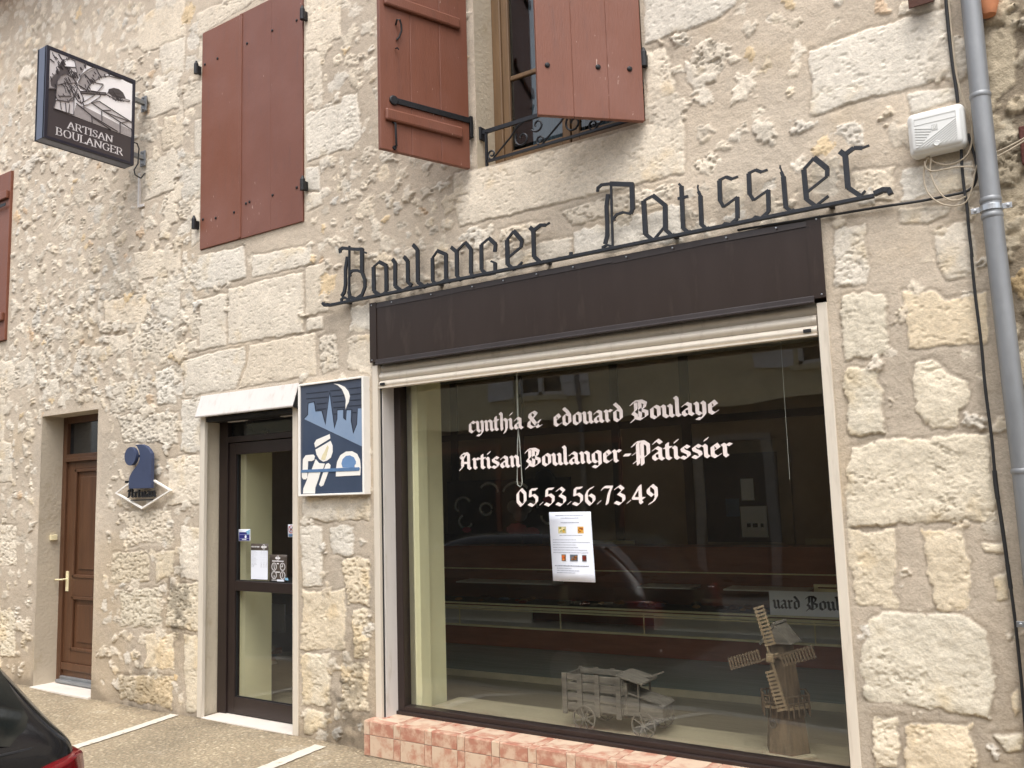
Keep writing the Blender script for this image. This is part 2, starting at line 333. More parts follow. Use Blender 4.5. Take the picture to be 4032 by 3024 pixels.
('r',[(-4.683,0.976),(-4.278,0.99),(-4.282,0.606),(-4.696,0.569)]),
('p',[(-4.217,0.874),(-4.063,0.882),(-4.068,0.564),(-4.21,0.553)]),
('r',[(-4.684,0.547),(-4.42,0.567),(-4.423,0.228),(-4.685,0.2)]),
('p',[(-4.315,0.516),(-4.068,0.55),(-4.073,0.237),(-4.307,0.211)]),
('r',[(-4.682,1.594),(-4.262,1.6),(-4.053,1.603),(-4.055,1.439),(-4.671,1.444)])]
IRON=[[(0.0149,[(-4.241,3.259),(-4.245,3.282),(-4.217,3.289),(-4.157,3.272),(-4.08,3.255),(-4.033,3.248)]),(0.0084,[(-4.156,3.293),(-4.163,2.908)]),(0.0168,[(-4.175,3.221),(-4.194,3.135),(-4.195,3.029),(-4.208,2.978),(-4.232,2.955)]),(0.0105,[(-4.232,2.911),(-4.235,2.933),(-4.208,2.944),(-4.178,2.927),(-4.173,2.909)]),(0.0206,[(-4.038,3.251),(-4.041,3.087)]),(0.0164,[(-4.041,3.091),(-4.016,3.035),(-4.016,2.983),(-4.043,2.935),(-4.096,2.915),(-4.154,2.939),(-4.166,2.98)]),(0.0123,[(-4.041,3.087),(-4.081,3.109),(-4.129,3.115),(-4.156,3.102),(-4.149,3.079)]),(0.0082,[(-4.027,3.225),(-3.998,3.215)])],
[(0.0202,[(-3.936,3.109),(-3.936,2.944)]),(0.0181,[(-3.936,2.946),(-3.883,2.906)]),(0.008,[(-3.883,2.906),(-3.821,2.926)]),(0.0199,[(-3.823,3.098),(-3.824,2.927)]),(0.0181,[(-3.885,3.134),(-3.821,3.097)]),(0.0081,[(-3.936,3.109),(-3.885,3.134)])],
[(0.0177,[(-3.767,3.131),(-3.745,3.101)]),(0.0196,[(-3.745,3.103),(-3.748,2.947)]),(0.0176,[(-3.748,2.949),(-3.694,2.907)]),(0.0087,[(-3.694,2.907),(-3.61,2.931)]),(0.0175,[(-3.668,3.13),(-3.638,3.095)]),(0.0193,[(-3.638,3.097),(-3.639,2.955)]),(0.0154,[(-3.639,2.957),(-3.607,2.931)])],
[(0.0173,[(-3.591,3.196),(-3.554,3.154)]),(0.0191,[(-3.554,3.156),(-3.556,2.942)]),(0.0171,[(-3.556,2.944),(-3.497,2.901)]),(0.0075,[(-3.497,2.899),(-3.47,2.922)])],
[(0.0075,[(-3.433,3.08),(-3.393,3.118)]),(0.0167,[(-3.393,3.12),(-3.322,3.083)]),(0.0184,[(-3.324,3.087),(-3.326,2.929)]),(0.0128,[(-3.326,2.931),(-3.297,2.9)]),(0.0064,[(-3.297,2.899),(-3.287,2.915)]),(0.0168,[(-3.433,3.08),(-3.434,2.93)]),(0.0149,[(-3.434,2.932),(-3.404,2.905)]),(0.0083,[(-3.404,2.905),(-3.335,2.924)])],
[(0.0165,[(-3.281,3.122),(-3.24,3.085)]),(0.0181,[(-3.239,3.088),(-3.241,2.931)]),(0.0144,[(-3.241,2.933),(-3.212,2.9)]),(0.0063,[(-3.212,2.899),(-3.201,2.91)]),(0.0082,[(-3.239,3.088),(-3.171,3.132)]),(0.0162,[(-3.171,3.133),(-3.128,3.081)]),(0.0178,[(-3.128,3.084),(-3.133,2.93)]),(0.0142,[(-3.133,2.931),(-3.112,2.9)]),(0.0062,[(-3.112,2.898),(-3.102,2.908)])],
[(0.0176,[(-3.05,3.096),(-3.053,2.94)]),(0.0157,[(-3.053,2.941),(-3.014,2.903)]),(0.0122,[(-3.014,2.903),(-2.953,2.903)]),(0.0155,[(-2.953,2.899),(-2.951,2.963)]),(0.0086,[(-2.948,2.963),(-2.98,2.98)]),(0.0079,[(-3.05,3.096),(-2.992,3.124)]),(0.0175,[(-2.992,3.126),(-2.944,3.078)]),(0.0156,[(-2.944,3.08),(-2.951,3.032)])],
[(0.0188,[(-2.86,3.088),(-2.861,2.938)]),(0.0153,[(-2.861,2.94),(-2.814,2.901)]),(0.0076,[(-2.814,2.899),(-2.756,2.936)]),(0.0085,[(-2.86,3.088),(-2.81,3.133)]),(0.0187,[(-2.81,3.134),(-2.754,3.066)]),(0.0151,[(-2.754,3.067),(-2.762,3.025)]),(0.0084,[(-2.762,3.027),(-2.854,2.98)])],
[(0.0183,[(-2.695,3.133),(-2.67,3.107)]),(0.0182,[(-2.672,3.109),(-2.674,2.952)]),(0.0164,[(-2.673,2.953),(-2.623,2.905)]),(0.0073,[(-2.623,2.905),(-2.606,2.92)]),(0.0132,[(-2.667,3.111),(-2.622,3.132),(-2.586,3.125)]),(0.0065,[(-2.588,3.124),(-2.559,3.134)])],
[(0.0237,[(-2.436,2.919),(-2.416,2.918)])],
[(0.0106,[(-2.24,3.248),(-2.236,3.27),(-2.213,3.282),(-2.159,3.276)]),(0.0174,[(-2.159,3.276),(-2.02,3.24)]),(0.0186,[(-2.027,3.246),(-2.03,3.1)]),(0.0135,[(-2.03,3.103),(-2.044,3.08)]),(0.0084,[(-2.044,3.08),(-2.087,3.098),(-2.128,3.094),(-2.146,3.077),(-2.144,3.062)]),(0.0078,[(-2.154,3.285),(-2.161,2.898)]),(0.0156,[(-2.175,3.219),(-2.188,3.151),(-2.188,3.052),(-2.191,2.987),(-2.207,2.941)]),(0.0086,[(-2.222,2.901),(-2.221,2.927),(-2.194,2.934),(-2.167,2.921),(-2.161,2.901)])],
[(0.0075,[(-1.962,3.136),(-1.907,3.152)]),(0.0165,[(-1.907,3.154),(-1.839,3.084)]),(0.0179,[(-1.839,3.087),(-1.845,2.951)]),(0.0146,[(-1.845,2.952),(-1.808,2.912)]),(0.0183,[(-1.962,3.136),(-1.961,2.949)]),(0.0149,[(-1.961,2.951),(-1.918,2.908)]),(0.0082,[(-1.918,2.908),(-1.853,2.965)]),(0.0064,[(-1.808,2.906),(-1.795,2.922)])],
[(0.008,[(-1.755,3.184),(-1.736,3.158)]),(0.016,[(-1.742,3.167),(-1.745,2.939)]),(0.0096,[(-1.766,3.105),(-1.709,3.105)]),(0.0143,[(-1.745,2.94),(-1.714,2.909)]),(0.0063,[(-1.715,2.908),(-1.703,2.922)])],
[(0.011,[(-1.655,3.147),(-1.649,3.145)]),(0.0047,[(-1.653,3.143),(-1.649,3.116)]),(0.011,[(-1.65,3.119),(-1.639,3.088)]),(0.0157,[(-1.641,3.092),(-1.643,2.938)]),(0.014,[(-1.643,2.94),(-1.617,2.91)]),(0.0062,[(-1.617,2.908),(-1.604,2.922)])],
[(0.0077,[(-1.538,3.152),(-1.495,3.163)]),(0.0123,[(-1.497,3.161),(-1.468,3.143)]),(0.0069,[(-1.471,3.144),(-1.436,3.149)]),(0.0154,[(-1.534,3.151),(-1.537,3.043)]),(0.0123,[(-1.537,3.044),(-1.52,3.008)]),(0.0076,[(-1.52,3.008),(-1.445,3.045)]),(0.0151,[(-1.447,3.044),(-1.452,2.934)]),(0.0113,[(-1.452,2.935),(-1.488,2.911)]),(0.0076,[(-1.486,2.912),(-1.518,2.922),(-1.538,2.91)])],
[(0.0075,[(-1.383,3.153),(-1.342,3.163)]),(0.0119,[(-1.343,3.162),(-1.316,3.144)]),(0.0067,[(-1.318,3.145),(-1.284,3.149)]),(0.015,[(-1.38,3.152),(-1.382,3.044)]),(0.0119,[(-1.381,3.045),(-1.364,3.01)]),(0.0074,[(-1.364,3.01),(-1.286,3.046)]),(0.0147,[(-1.288,3.045),(-1.293,2.935)]),(0.0109,[(-1.292,2.937),(-1.331,2.911)]),(0.0073,[(-1.33,2.912),(-1.36,2.924),(-1.379,2.911)])],
[(0.0116,[(-1.224,3.149),(-1.219,3.148)]),(0.0044,[(-1.22,3.145),(-1.215,3.12)]),(0.0109,[(-1.217,3.122),(-1.206,3.08)]),(0.0159,[(-1.209,3.095),(-1.207,2.938)]),(0.0129,[(-1.207,2.94),(-1.181,2.911)]),(0.0064,[(-1.181,2.91),(-1.169,2.925)])],
[(0.017,[(-1.109,3.108),(-1.106,2.957)]),(0.0141,[(-1.106,2.958),(-1.066,2.916)]),(0.0077,[(-1.066,2.916),(-1.003,2.953)]),(0.0085,[(-1.109,3.108),(-1.057,3.154)]),(0.0183,[(-1.057,3.155),(-1,3.088)]),(0.0139,[(-0.999,3.09),(-1.002,3.049)]),(0.0076,[(-1.002,3.05),(-1.098,2.995)])],
[(0.0179,[(-0.936,3.157),(-0.912,3.131)]),(0.0178,[(-0.913,3.134),(-0.912,2.971)]),(0.0149,[(-0.911,2.972),(-0.86,2.921)]),(0.0067,[(-0.86,2.92),(-0.836,2.941)]),(0.0137,[(-0.906,3.14),(-0.872,3.158)]),(0.0122,[(-0.873,3.158),(-0.835,3.148)]),(0.0061,[(-0.838,3.148),(-0.803,3.153)])]]
BLUE=[('n',[(-4.609,2.14),(-4.0492,1.9175),(-4.0546,1.6189),(-4.6315,1.6284)]),
('l',[(-4.6051,2.1442),(-4.5654,2.1711),(-4.5613,2.2508),(-4.5024,2.2554),(-4.4871,2.1899),(-4.4291,2.1882),(-4.3937,2.0933),(-4.3519,2.3043),(-4.3085,2.0607),(-4.2833,2.1233),(-4.2813,2.1822),(-4.2218,2.1803),(-4.2223,2.1243),(-4.2018,2.1095),(-4.196,2.1756),(-4.1484,2.173),(-4.1529,2.0981),(-4.1342,2.0177),(-4.1024,2.0735),(-4.0939,2.1757),(-4.0444,2.1755),(-4.0506,1.9212)]),
('w',[(-4.3136,2.3633),(-4.2648,2.3544),(-4.2129,2.3323),(-4.1763,2.2968),(-4.1657,2.2638),(-4.1734,2.2271),(-4.192,2.202),(-4.2033,2.1789),(-4.203,2.2135),(-4.199,2.2399),(-4.2098,2.273),(-4.2353,2.3182),(-4.2723,2.3459)]),
('w',[(-4.4803,1.9931),(-4.354,2.0233),(-4.3489,1.9935),(-4.4921,1.9394),(-4.5021,1.9699)]),
('w',[(-4.4899,1.9258),(-4.3467,1.9773),(-4.3282,1.9441),(-4.327,1.9013),(-4.3438,1.8648),(-4.3817,1.8451),(-4.4159,1.8402),(-4.454,1.8591),(-4.4808,1.8928)]),
('y',[(-4.3734,1.9492),(-4.3622,1.9352),(-4.3968,1.8512),(-4.4349,1.8556),(-4.4232,1.8846),(-4.4041,1.9052)]),
('w',[(-4.6136,1.8664),(-4.5859,1.8925),(-4.5117,1.8932),(-4.4978,1.8801),(-4.5041,1.856),(-4.5274,1.8489),(-4.5625,1.8505),(-4.5682,1.7909),(-4.6177,1.7929)]),
('w',[(-4.6257,1.7768),(-4.5706,1.7774),(-4.5723,1.7395),(-4.5864,1.7264),(-4.61,1.7272),(-4.6234,1.7413)]),
('w',[(-4.4886,1.8607),(-4.458,1.8324),(-4.4008,1.8272),(-4.42,1.7878),(-4.5276,1.7921)]),
('w',[(-4.5589,1.7743),(-4.443,1.7726),(-4.4624,1.725),(-4.4934,1.667),(-4.4974,1.6284),(-4.6141,1.6312),(-4.6101,1.6648),(-4.5747,1.7233)]),
('w',[(-4.3894,1.8241),(-4.3667,1.8295),(-4.348,1.8143),(-4.3519,1.7905),(-4.4086,1.7901)]),
('w',[(-4.4163,1.769),(-4.3671,1.7698),(-4.4168,1.6808),(-4.4397,1.6735),(-4.4572,1.6874)]),
('w',[(-4.2978,1.7365),(-4.2935,1.7961),(-4.2843,1.8355),(-4.2543,1.8765),(-4.2025,1.8977),(-4.1479,1.8975),(-4.1012,1.8769),(-4.0767,1.8367),(-4.0702,1.7871),(-4.0744,1.737)]),
('m',[(-4.2329,1.7937),(-4.2437,1.8205),(-4.2324,1.849),(-4.2028,1.8687),(-4.1663,1.8712),(-4.1303,1.8574),(-4.1105,1.8278),(-4.1128,1.8123),(-4.1237,1.8049),(-4.1239,1.7893)]),
('t',[(-4.6296,1.7933),(-4.0823,1.7902),(-4.0753,1.7795),(-4.0847,1.7669),(-4.6296,1.7742)])]
BLINES=[[(-4.5848,2.3182),(-4.3671,2.3154)],[(-4.3495,2.3177),(-4.2465,2.3149)],[(-4.1761,2.3171),(-4.0418,2.3149)],[(-4.5849,2.2821),(-4.3749,2.2775)],[(-4.3316,2.2781),(-4.2208,2.275)],[(-4.1604,2.2756),(-4.0423,2.2743)],[(-4.4806,2.2387),(-4.3851,2.2375)],[(-4.3221,2.2378),(-4.2138,2.2358)],[(-4.1608,2.2368),(-4.0429,2.2348)],[(-4.4754,2.2),(-4.3884,2.1987)],[(-4.3187,2.1997),(-4.2142,2.1968)],[(-4.1774,2.1992),(-4.047,2.1957)],[(-4.3175,2.157),(-4.289,2.1559)],[(-4.1413,2.1539),(-4.1065,2.1518)],[(-4.462,1.7976),(-4.4582,1.7958)],[(-4.42,1.7878),(-4.4008,1.8245)],[(-4.4871,2.1899),(-4.4291,2.1882)]]
SCROLL=[('n',[(-6.5581,2.0731),(-6.4669,2.0707),(-6.4148,2.0537),(-6.369,2.0227),(-6.3394,1.9908),(-6.3338,1.9527),(-6.3369,1.7155),(-6.6372,1.718),(-6.6363,1.7814),(-6.6277,1.8157),(-6.5961,1.8531),(-6.5514,1.8859),(-6.5133,1.915),(-6.495,1.9487),(-6.4931,1.9869),(-6.5041,2.022),(-6.5313,2.0542)]),
('d',[(-6.6726,1.984),(-6.5155,1.9765),(-6.5957,2.0557),(-6.5901,1.9048)]),
('b',[(-6.8578,1.6888),(-6.491,1.5587),(-6.1224,1.6912),(-6.3388,1.7749),(-6.6394,1.7757)]),
('t',[(-6.6771,1.6363),(-6.297,1.6434),(-6.6795,1.6979),(-6.6336,1.6247),(-6.3372,1.6263)])]
HANG=[('l',[(-0.8789,5.1409),(-0.1767,5.1137),(-0.1732,4.6456),(-0.6784,4.6612),(-0.8366,4.6641),(-0.8191,4.7357),(-0.8121,4.828),(-0.8823,4.8119)]),
('g',[(-0.8789,5.1409),(-0.578,5.145),(-0.617,5.0364),(-0.6563,4.9503),(-0.7085,4.86),(-0.8121,4.828),(-0.8823,4.8119)]),
('h',[(-0.8789,5.1409),(-0.7309,5.136),(-0.7568,5.0937),(-0.7886,5.0318),(-0.8328,4.9516),(-0.8784,4.8923)]),
('d',[(-0.7738,5.0972),(-0.7348,5.0428),(-0.7194,4.9892),(-0.8051,4.9208),(-0.8156,4.8336),(-0.8588,4.8379),(-0.8669,4.883),(-0.8389,4.9353),(-0.7972,4.9865),(-0.7959,5.0498)]),
('g',[(-0.6492,4.9459),(-0.603,5.0349),(-0.5061,5.1306),(-0.3967,5.1304),(-0.4392,5.0737),(-0.5309,4.9949),(-0.5849,4.8994),(-0.6271,4.9048)]),
('l',[(-0.5711,4.9117),(-0.5377,4.9815),(-0.4607,5.0617),(-0.3885,5.1007),(-0.2841,5.1155),(-0.4016,5.0409),(-0.486,4.9292)]),
('w',[(-0.4635,4.9016),(-0.4228,5.0109),(-0.3654,5.0694),(-0.269,5.1199),(-0.1781,5.1042),(-0.1751,4.789),(-0.3215,4.8151),(-0.4548,4.8472),(-0.4987,4.8707)]),
('g',[(-0.6573,4.7596),(-0.595,4.768),(-0.1747,4.7041),(-0.1733,4.6492),(-0.675,4.6637)]),
('h',[(-0.533,4.8188),(-0.4695,4.8562),(-0.1748,4.7743),(-0.1733,4.712),(-0.4166,4.7816)]),
('h',[(-0.8191,4.7357),(-0.7324,4.7534),(-0.6765,4.8229),(-0.6765,4.6653),(-0.8366,4.6641)]),
('g',[(-0.7431,4.9834),(-0.6912,4.965),(-0.6558,4.9363),(-0.6543,4.8874),(-0.6731,4.8241),(-0.6855,4.781),(-0.7325,4.7569),(-0.8093,4.7427),(-0.8235,4.7685),(-0.8146,4.9032),(-0.786,4.9526)]),
('h',[(-0.717,4.9129),(-0.6764,4.9319),(-0.6262,4.8768),(-0.5966,4.8205),(-0.6165,4.785),(-0.648,4.7947),(-0.6877,4.8503)]),
('l',[(-0.6063,4.7957),(-0.5952,4.775),(-0.5606,4.7946),(-0.4633,4.8945),(-0.4566,4.9114),(-0.4787,4.9284),(-0.5135,4.8867),(-0.5825,4.8186)]),
('l',[(-0.7735,5.0869),(-0.7166,5.1171),(-0.682,5.1135),(-0.6702,5.0651),(-0.7617,5.0355)]),
('h',[(-0.7212,5.0447),(-0.6701,5.0616),(-0.66,5.0266),(-0.6712,4.9869),(-0.7054,4.9792),(-0.727,5.0129)]),
('d',[(-0.7381,5.0415),(-0.7144,5.0474),(-0.7235,5.01),(-0.7326,5.0191)]),
('l',[(-0.8823,4.8119),(-0.8235,4.8306),(-0.8233,4.8238),(-0.8821,4.8051)]),
('d',[(-0.6264,4.8824),(-0.4138,4.949),(-0.4132,4.9274),(-0.6258,4.8628)]),
('l',[(-0.6262,4.8768),(-0.4137,4.9432),(-0.4135,4.936),(-0.626,4.8698)]),
('h',[(-0.4135,4.936),(-0.3847,4.9598),(-0.3102,4.9583),(-0.2,4.9581),(-0.2036,4.9479),(-0.3393,4.9241)]),
('d',[(-0.3956,4.9558),(-0.3855,4.9887),(-0.349,5.012),(-0.3043,5.0193),(-0.2661,5.0041),(-0.2423,4.9649),(-0.2798,4.9474),(-0.3396,4.9364)])]
HLINES=[[(-0.6459,4.9507),(-0.6168,5.0294),(-0.5692,5.0875),(-0.5169,5.1299)],[(-0.596,5.0376),(-0.5344,4.9935)],[(-0.5061,5.1292),(-0.4608,5.0652)],[(-0.3966,5.129),(-0.3849,5.1058)],[(-0.5849,4.8994),(-0.5378,4.9851),(-0.4608,5.0652),(-0.3886,5.1043),(-0.2841,5.1155)],[(-0.6487,4.9284),(-0.5853,4.9134)],[(-0.5309,4.9949),(-0.4375,5.0126)],[(-0.5711,4.9117),(-0.486,4.9292),(-0.4373,5.0054)],[(-0.5258,4.8178),(-0.4166,4.7816),(-0.1748,4.7743)],[(-0.6577,4.7701),(-0.5227,4.7085),(-0.3024,4.6542)],[(-0.5297,4.7061),(-0.5211,4.6557)],[(-0.4456,4.7785),(-0.4398,4.6979)],[(-0.2819,4.734),(-0.2797,4.6471)],[(-0.5951,4.7715),(-0.5942,4.74)],[(-0.4386,4.7882),(-0.366,4.8139)],[(-0.5225,4.7015),(-0.3616,4.6489)],[(-0.2819,4.734),(-0.2071,4.7743)],[(-0.7309,5.136),(-0.7299,5.1046)],[(-0.8116,5.1202),(-0.7835,5.0828)],[(-0.8759,5.0521),(-0.8423,5.038)],[(-0.592,5.1393),(-0.5907,5.0968)],[(-0.3559,4.9925),(-0.3175,4.9483)],[(-0.3849,4.9671),(-0.2734,4.994)],[(-0.8099,4.8634),(-0.7242,4.9241)],[(-0.8005,4.777),(-0.7003,4.8141)],[(-0.7857,4.7341),(-0.7771,4.675)],[(-0.7456,4.7417),(-0.7365,4.6686)],[(-0.7116,4.7401),(-0.7162,4.6688)]]
CAB_BLACK=[[(-0.431,3.794),(-0.434,3.656),(-0.431,3.457),(-0.425,3.325),(-0.424,3.264)],
[(-0.428,3.047),(-0.432,2.975),(-0.432,2.867),(-0.426,2.784),(-0.429,2.686),(-0.425,2.535),(-0.424,2.351)],
[(-0.396,3.112),(-0.387,3.052),(-0.376,2.993),(-0.375,2.93),(-0.388,2.876),(-0.42,2.852),(-0.497,2.85),(-0.628,2.85),(-0.745,2.858),(-1.042,2.867),(-1.465,2.882)]]
CAB_BEIGE=[[(-0.421,3.788),(-0.421,3.636),(-0.421,3.433),(-0.413,3.327),(-0.393,3.237),(-0.381,3.183),(-0.377,3.118),(-0.386,3.051),(-0.406,3.011),(-0.446,2.989),(-0.485,2.986),(-0.529,3.003),(-0.571,3.046)],
[(-0.554,3.048),(-0.576,3.021),(-0.588,2.972),(-0.586,2.9),(-0.564,2.851),(-0.522,2.81),(-0.474,2.793),(-0.43,2.796),(-0.404,2.841),(-0.387,2.912),(-0.372,2.959)],
[(-0.549,3.034),(-0.56,2.972),(-0.548,2.911),(-0.524,2.855),(-0.493,2.823),(-0.455,2.814),(-0.427,2.827)],
[(-0.576,3.021),(-0.576,2.988),(-0.549,2.966),(-0.493,2.966),(-0.448,2.966),(-0.384,2.951)]]
CAB_LONG=[[(-0.422,2.771),(-0.428,2.596),(-0.429,2.393),(-0.422,2.177),(-0.425,1.965),(-0.417,1.769),(-0.419,1.631),(-0.42,1.563),(-0.411,1.413),(-0.404,1.212),(-0.396,1.014),(-0.395,0.753),(-0.398,0.548),(-0.398,0.422)]]
# ------------------------------------------------------------------ stone walls
class VN:  # value noise on a lattice
    def __init__(s,seed): s.t=np.random.default_rng(seed).random((512,512)).astype(np.float32)
    def __call__(s,x,z,sc,ox=0.):
        u=x/sc+ox+100;v=z/sc+ox*.7+100
        i=np.floor(u).astype(np.int64);j=np.floor(v).astype(np.int64)
        a=(u-i).astype(np.float32);b=(v-j).astype(np.float32);a=a*a*(3-2*a);b=b*b*(3-2*b)
        i0=i%512;i1=(i+1)%512;j0=j%512;j1=(j+1)%512;t=s.t
        return (t[i0,j0]*(1-a)+t[i1,j0]*a)*(1-b)+(t[i0,j1]*(1-a)+t[i1,j1]*a)*b-.5
VNs=VN(5)
def fbm(x,z,sc,o=4,ox=0.,g=.55):
    r=0;a=1
    for k in range(o): r=r+a*VNs(x,z,sc,ox+17.3*k);sc*=.5;a*=g
    return r
def sstep(a,b,x):
    t=np.clip((x-a)/(b-a),0,1);return t*t*(3-2*t)
def polysdf(px,pz,poly):  # >0 inside
    d=np.full(px.shape,1e9,np.float32);ins=np.zeros(px.shape,bool);n=len(poly)
    for i in range(n):
        ax,az=poly[i];bx,bz=poly[(i+1)%n];ex,ez=bx-ax,bz-az
        wx,wz=px-ax,pz-az;t=np.clip((wx*ex+wz*ez)/(ex*ex+ez*ez+1e-9),0,1)
        d=np.minimum(d,(wx-ex*t)**2+(wz-ez*t)**2)
        c=((az<=pz)&(bz>pz))|((bz<=pz)&(az>pz))
        xi=ax+(pz-az)/(ez if abs(ez)>1e-9 else 1e-9)*ex
        ins^=c&(px<xi)
    return np.where(ins,np.sqrt(d),-np.sqrt(d))
def L3(c): return np.array(lin(c),np.float32)
def wall_mesh(name,xs,zs,openings,stones,rubble,seed,mortar,cream,relief=1.,stains=()):
    X,Z=np.meshgrid(xs,zs,indexing='ij');X=X.astype(np.float32);Z=Z.astype(np.float32)
    rng=np.random.default_rng(seed)
    H=fbm(X,Z,.45,3)*.008+fbm(X,Z,.06,3,3.)*.0022+fbm(X,Z,.02,2,9.)*.0012
    mc=L3(mortar);n1=fbm(X,Z,.6,4,5.)[...,None];n2=fbm(X,Z,.03,3,8.)[...,None]
    Cc=mc*(1+.20*n1+.10*n2)
    # warm damp staining towards the foot of the wall, grey wash in patches
    warm=sstep(.15,.75,fbm(X,Z,.5,4,31.)+.55*np.exp(-np.maximum(Z,0)/1.1))[...,None]
    Cc=Cc*(1-warm*.34)+Cc*np.array([1.03,.93,.74],np.float32)*warm*.34
    grey=sstep(.12,.4,fbm(X,Z,.35,4,77.))[...,None];Cc=Cc*(1-grey*.3)+Cc*np.array([.92,.95,.99],np.float32)*grey*.3
    occ=np.zeros(X.shape,np.float32)
    def put(poly,kind,amp,soft,tone,wp,hb,rag=.012,joint=False):
        pl=np.array(poly);b=.05
        i0,i1=np.searchsorted(xs,[pl[:,0].min()-b,pl[:,0].max()+b]);j0,j1=np.searchsorted(zs,[pl[:,1].min()-b,pl[:,1].max()+b])
        if i1-i0<2 or j1-j0<2:return
        sl=(slice(i0,i1),slice(j0,j1));x=X[sl];z=Z[sl];o=rng.random()*300
        wx=x+fbm(x,z,.10,3,o)*wp;wz=z+fbm(x,z,.10,3,o+50)*wp
        d=polysdf(wx,wz,poly)+fbm(x,z,.035,3,o+90,.7)*rag
        m=sstep(-.001,soft,d)
        if kind=='s': rg=fbm(x,z,.14,3,o+7)*.003+fbm(x,z*2.2,.016,2,o+15)*.0010; rg-=sstep(.31,.42,fbm(x,z*1.9,.026,2,o+40))*.005
        elif kind=='r': rg=fbm(x,z,.16,5,o+7,.62)*.010+fbm(x,z,.014,2,o+15,.9)*.0018; rg-=sstep(.24,.42,fbm(x,z*1.5,.022,3,o+40,.8))*.007*sstep(-.2,.3,fbm(x,z,.12,2,o+60))
        else:
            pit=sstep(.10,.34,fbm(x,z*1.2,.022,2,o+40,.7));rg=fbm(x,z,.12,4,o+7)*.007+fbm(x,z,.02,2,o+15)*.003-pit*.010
        pil=np.sqrt(np.clip(d/.035,0,1))
        hs=hb+amp*(.0035*pil+rg)
        H[sl]=np.where(m>0,H[sl]*(1-m)+np.maximum(hs,H[sl]-.006)*m,H[sl])
        c=L3(cream)*tone
        c=c*(1+.13*fbm(x,z,.14,4,o+3)[...,None]+.13*fbm(x,z,.022,3,o+5)[...,None])
        if kind=='p': c=c*(1-.16*pit[...,None])  # pits darkened, micro-shadow put into the stone colour
        st=sstep(.15,.6,fbm(x,z,.18,4,o+66)+.42*np.exp(-np.maximum(z,0)/1.1)-.10)[...,None]
        c=c*(1-.45*st)+c*np.array([1.0,.88,.66],np.float32)*.45*st
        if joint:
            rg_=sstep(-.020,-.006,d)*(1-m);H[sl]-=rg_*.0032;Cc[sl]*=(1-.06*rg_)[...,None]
        mm=m[...,None];Cc[sl]=Cc[sl]*(1-mm)+c*mm
        occ[sl]=np.maximum(occ[sl],m)
    def tone():
        t=rng.normal(.96,.045);w=rng.normal(0,.018);r=rng.random()
        if r<.022: return np.array([1.0,.88,.69],np.float32)*t
        if r<.035: return np.array([.92,.78,.66],np.float32)*t
        if r<.16: return np.array([.9,.89,.88],np.float32)*t
        return np.array([t+w,t,t-w*1.6],np.float32)
    Cc=Cc*(1-(.13*sstep(1.7,.5,Z)*np.ones_like(X)+.10*sstep(-1.3,-.9,X)*sstep(2.9,2.0,Z))[...,None])  # mortar darker low down; shade of the right pier put into its colour
    for k,p in stones:
        yl=np.array([.985,.96,.89],np.float32) if np.mean([q[0] for q in p])>-1.1 and np.mean([q[1] for q in p])<2.4 else (np.array([.985,.955,.88],np.float32) if np.mean([q[1] for q in p])<1.2 else np.ones(3,np.float32))
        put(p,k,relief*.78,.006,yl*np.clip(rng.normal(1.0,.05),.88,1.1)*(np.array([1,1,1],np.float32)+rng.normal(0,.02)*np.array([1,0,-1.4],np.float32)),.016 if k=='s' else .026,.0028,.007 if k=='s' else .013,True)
    big=occ.copy()
    def inside_open(x,z,m):
        return any(a-m<x<b+m and c-m<z<d+m for a,b,c,d in openings)
    for (x0,x1,z0,z1,rmin,rmax,dens,hb,gap) in rubble:
        pts=[];cell={}
        n=int((x1-x0)*(z1-z0)*dens)
        for _ in range(n*6):
            if len(pts)>=n:break
            x=rng.uniform(x0,x1);z=rng.uniform(z0,z1);r=rmin+(rmax-rmin)*rng.random()**1.6
            if inside_open(x,z,r*.8):continue
            i=min(len(xs)-1,np.searchsorted(xs,x));j=min(len(zs)-1,np.searchsorted(zs,z))
            if big[i,j]>.05:continue
            key=(int(x/.4),int(z/.4));ok=True
            for a in(-1,0,1):
                for b in(-1,0,1):
                    for (qx,qz,qr) in cell.get((key[0]+a,key[1]+b),()):
                        if ((qx-x)/1.25)**2+((qz-z)/.95)**2<((qr+r)*gap)**2: ok=False;break
                    if not ok:break
                if not ok:break
            if not ok:continue
            cell.setdefault(key,[]).append((x,z,r));pts.append((x,z,r))
        for x,z,r in pts:
            k=rng.integers(5,9);an=np.sort(rng.random(k))*2*PI;rot=rng.normal(0,.3);e=rng.uniform(.8,1.45)
            poly=[]
            for q in range(k):
                a=2*PI*q/k+rng.normal(0,.2);rr=r*rng.uniform(.7,1.12);u=rr*math.cos(a)*e;v=rr*math.sin(a)/e**.6
                poly.append((x+u*math.cos(rot)-v*math.sin(rot),z+u*math.sin(rot)+v*math.cos(rot)))
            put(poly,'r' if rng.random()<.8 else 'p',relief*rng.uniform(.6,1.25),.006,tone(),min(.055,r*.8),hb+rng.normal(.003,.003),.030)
    # arrises at openings stay put
    for a,b,c,d in openings:
        e=np.maximum(np.maximum(a-X,X-b),np.maximum(c-Z,Z-d));k=sstep(0,.05,np.abs(e))
        H=H*(.35+.65*k)+.004*(1-k)
    for sx,sz,sr,k in stains:
        d=np.sqrt((X-sx)**2+((Z-sz)*.75)**2)/sr+fbm(X,Z,.06,4,12.)*1.1
        Cc=Cc*(1-(sstep(1.,.35,d)*k)[...,None])
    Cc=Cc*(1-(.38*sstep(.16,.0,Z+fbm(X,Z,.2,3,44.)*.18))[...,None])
    nx,nz=len(xs),len(zs)
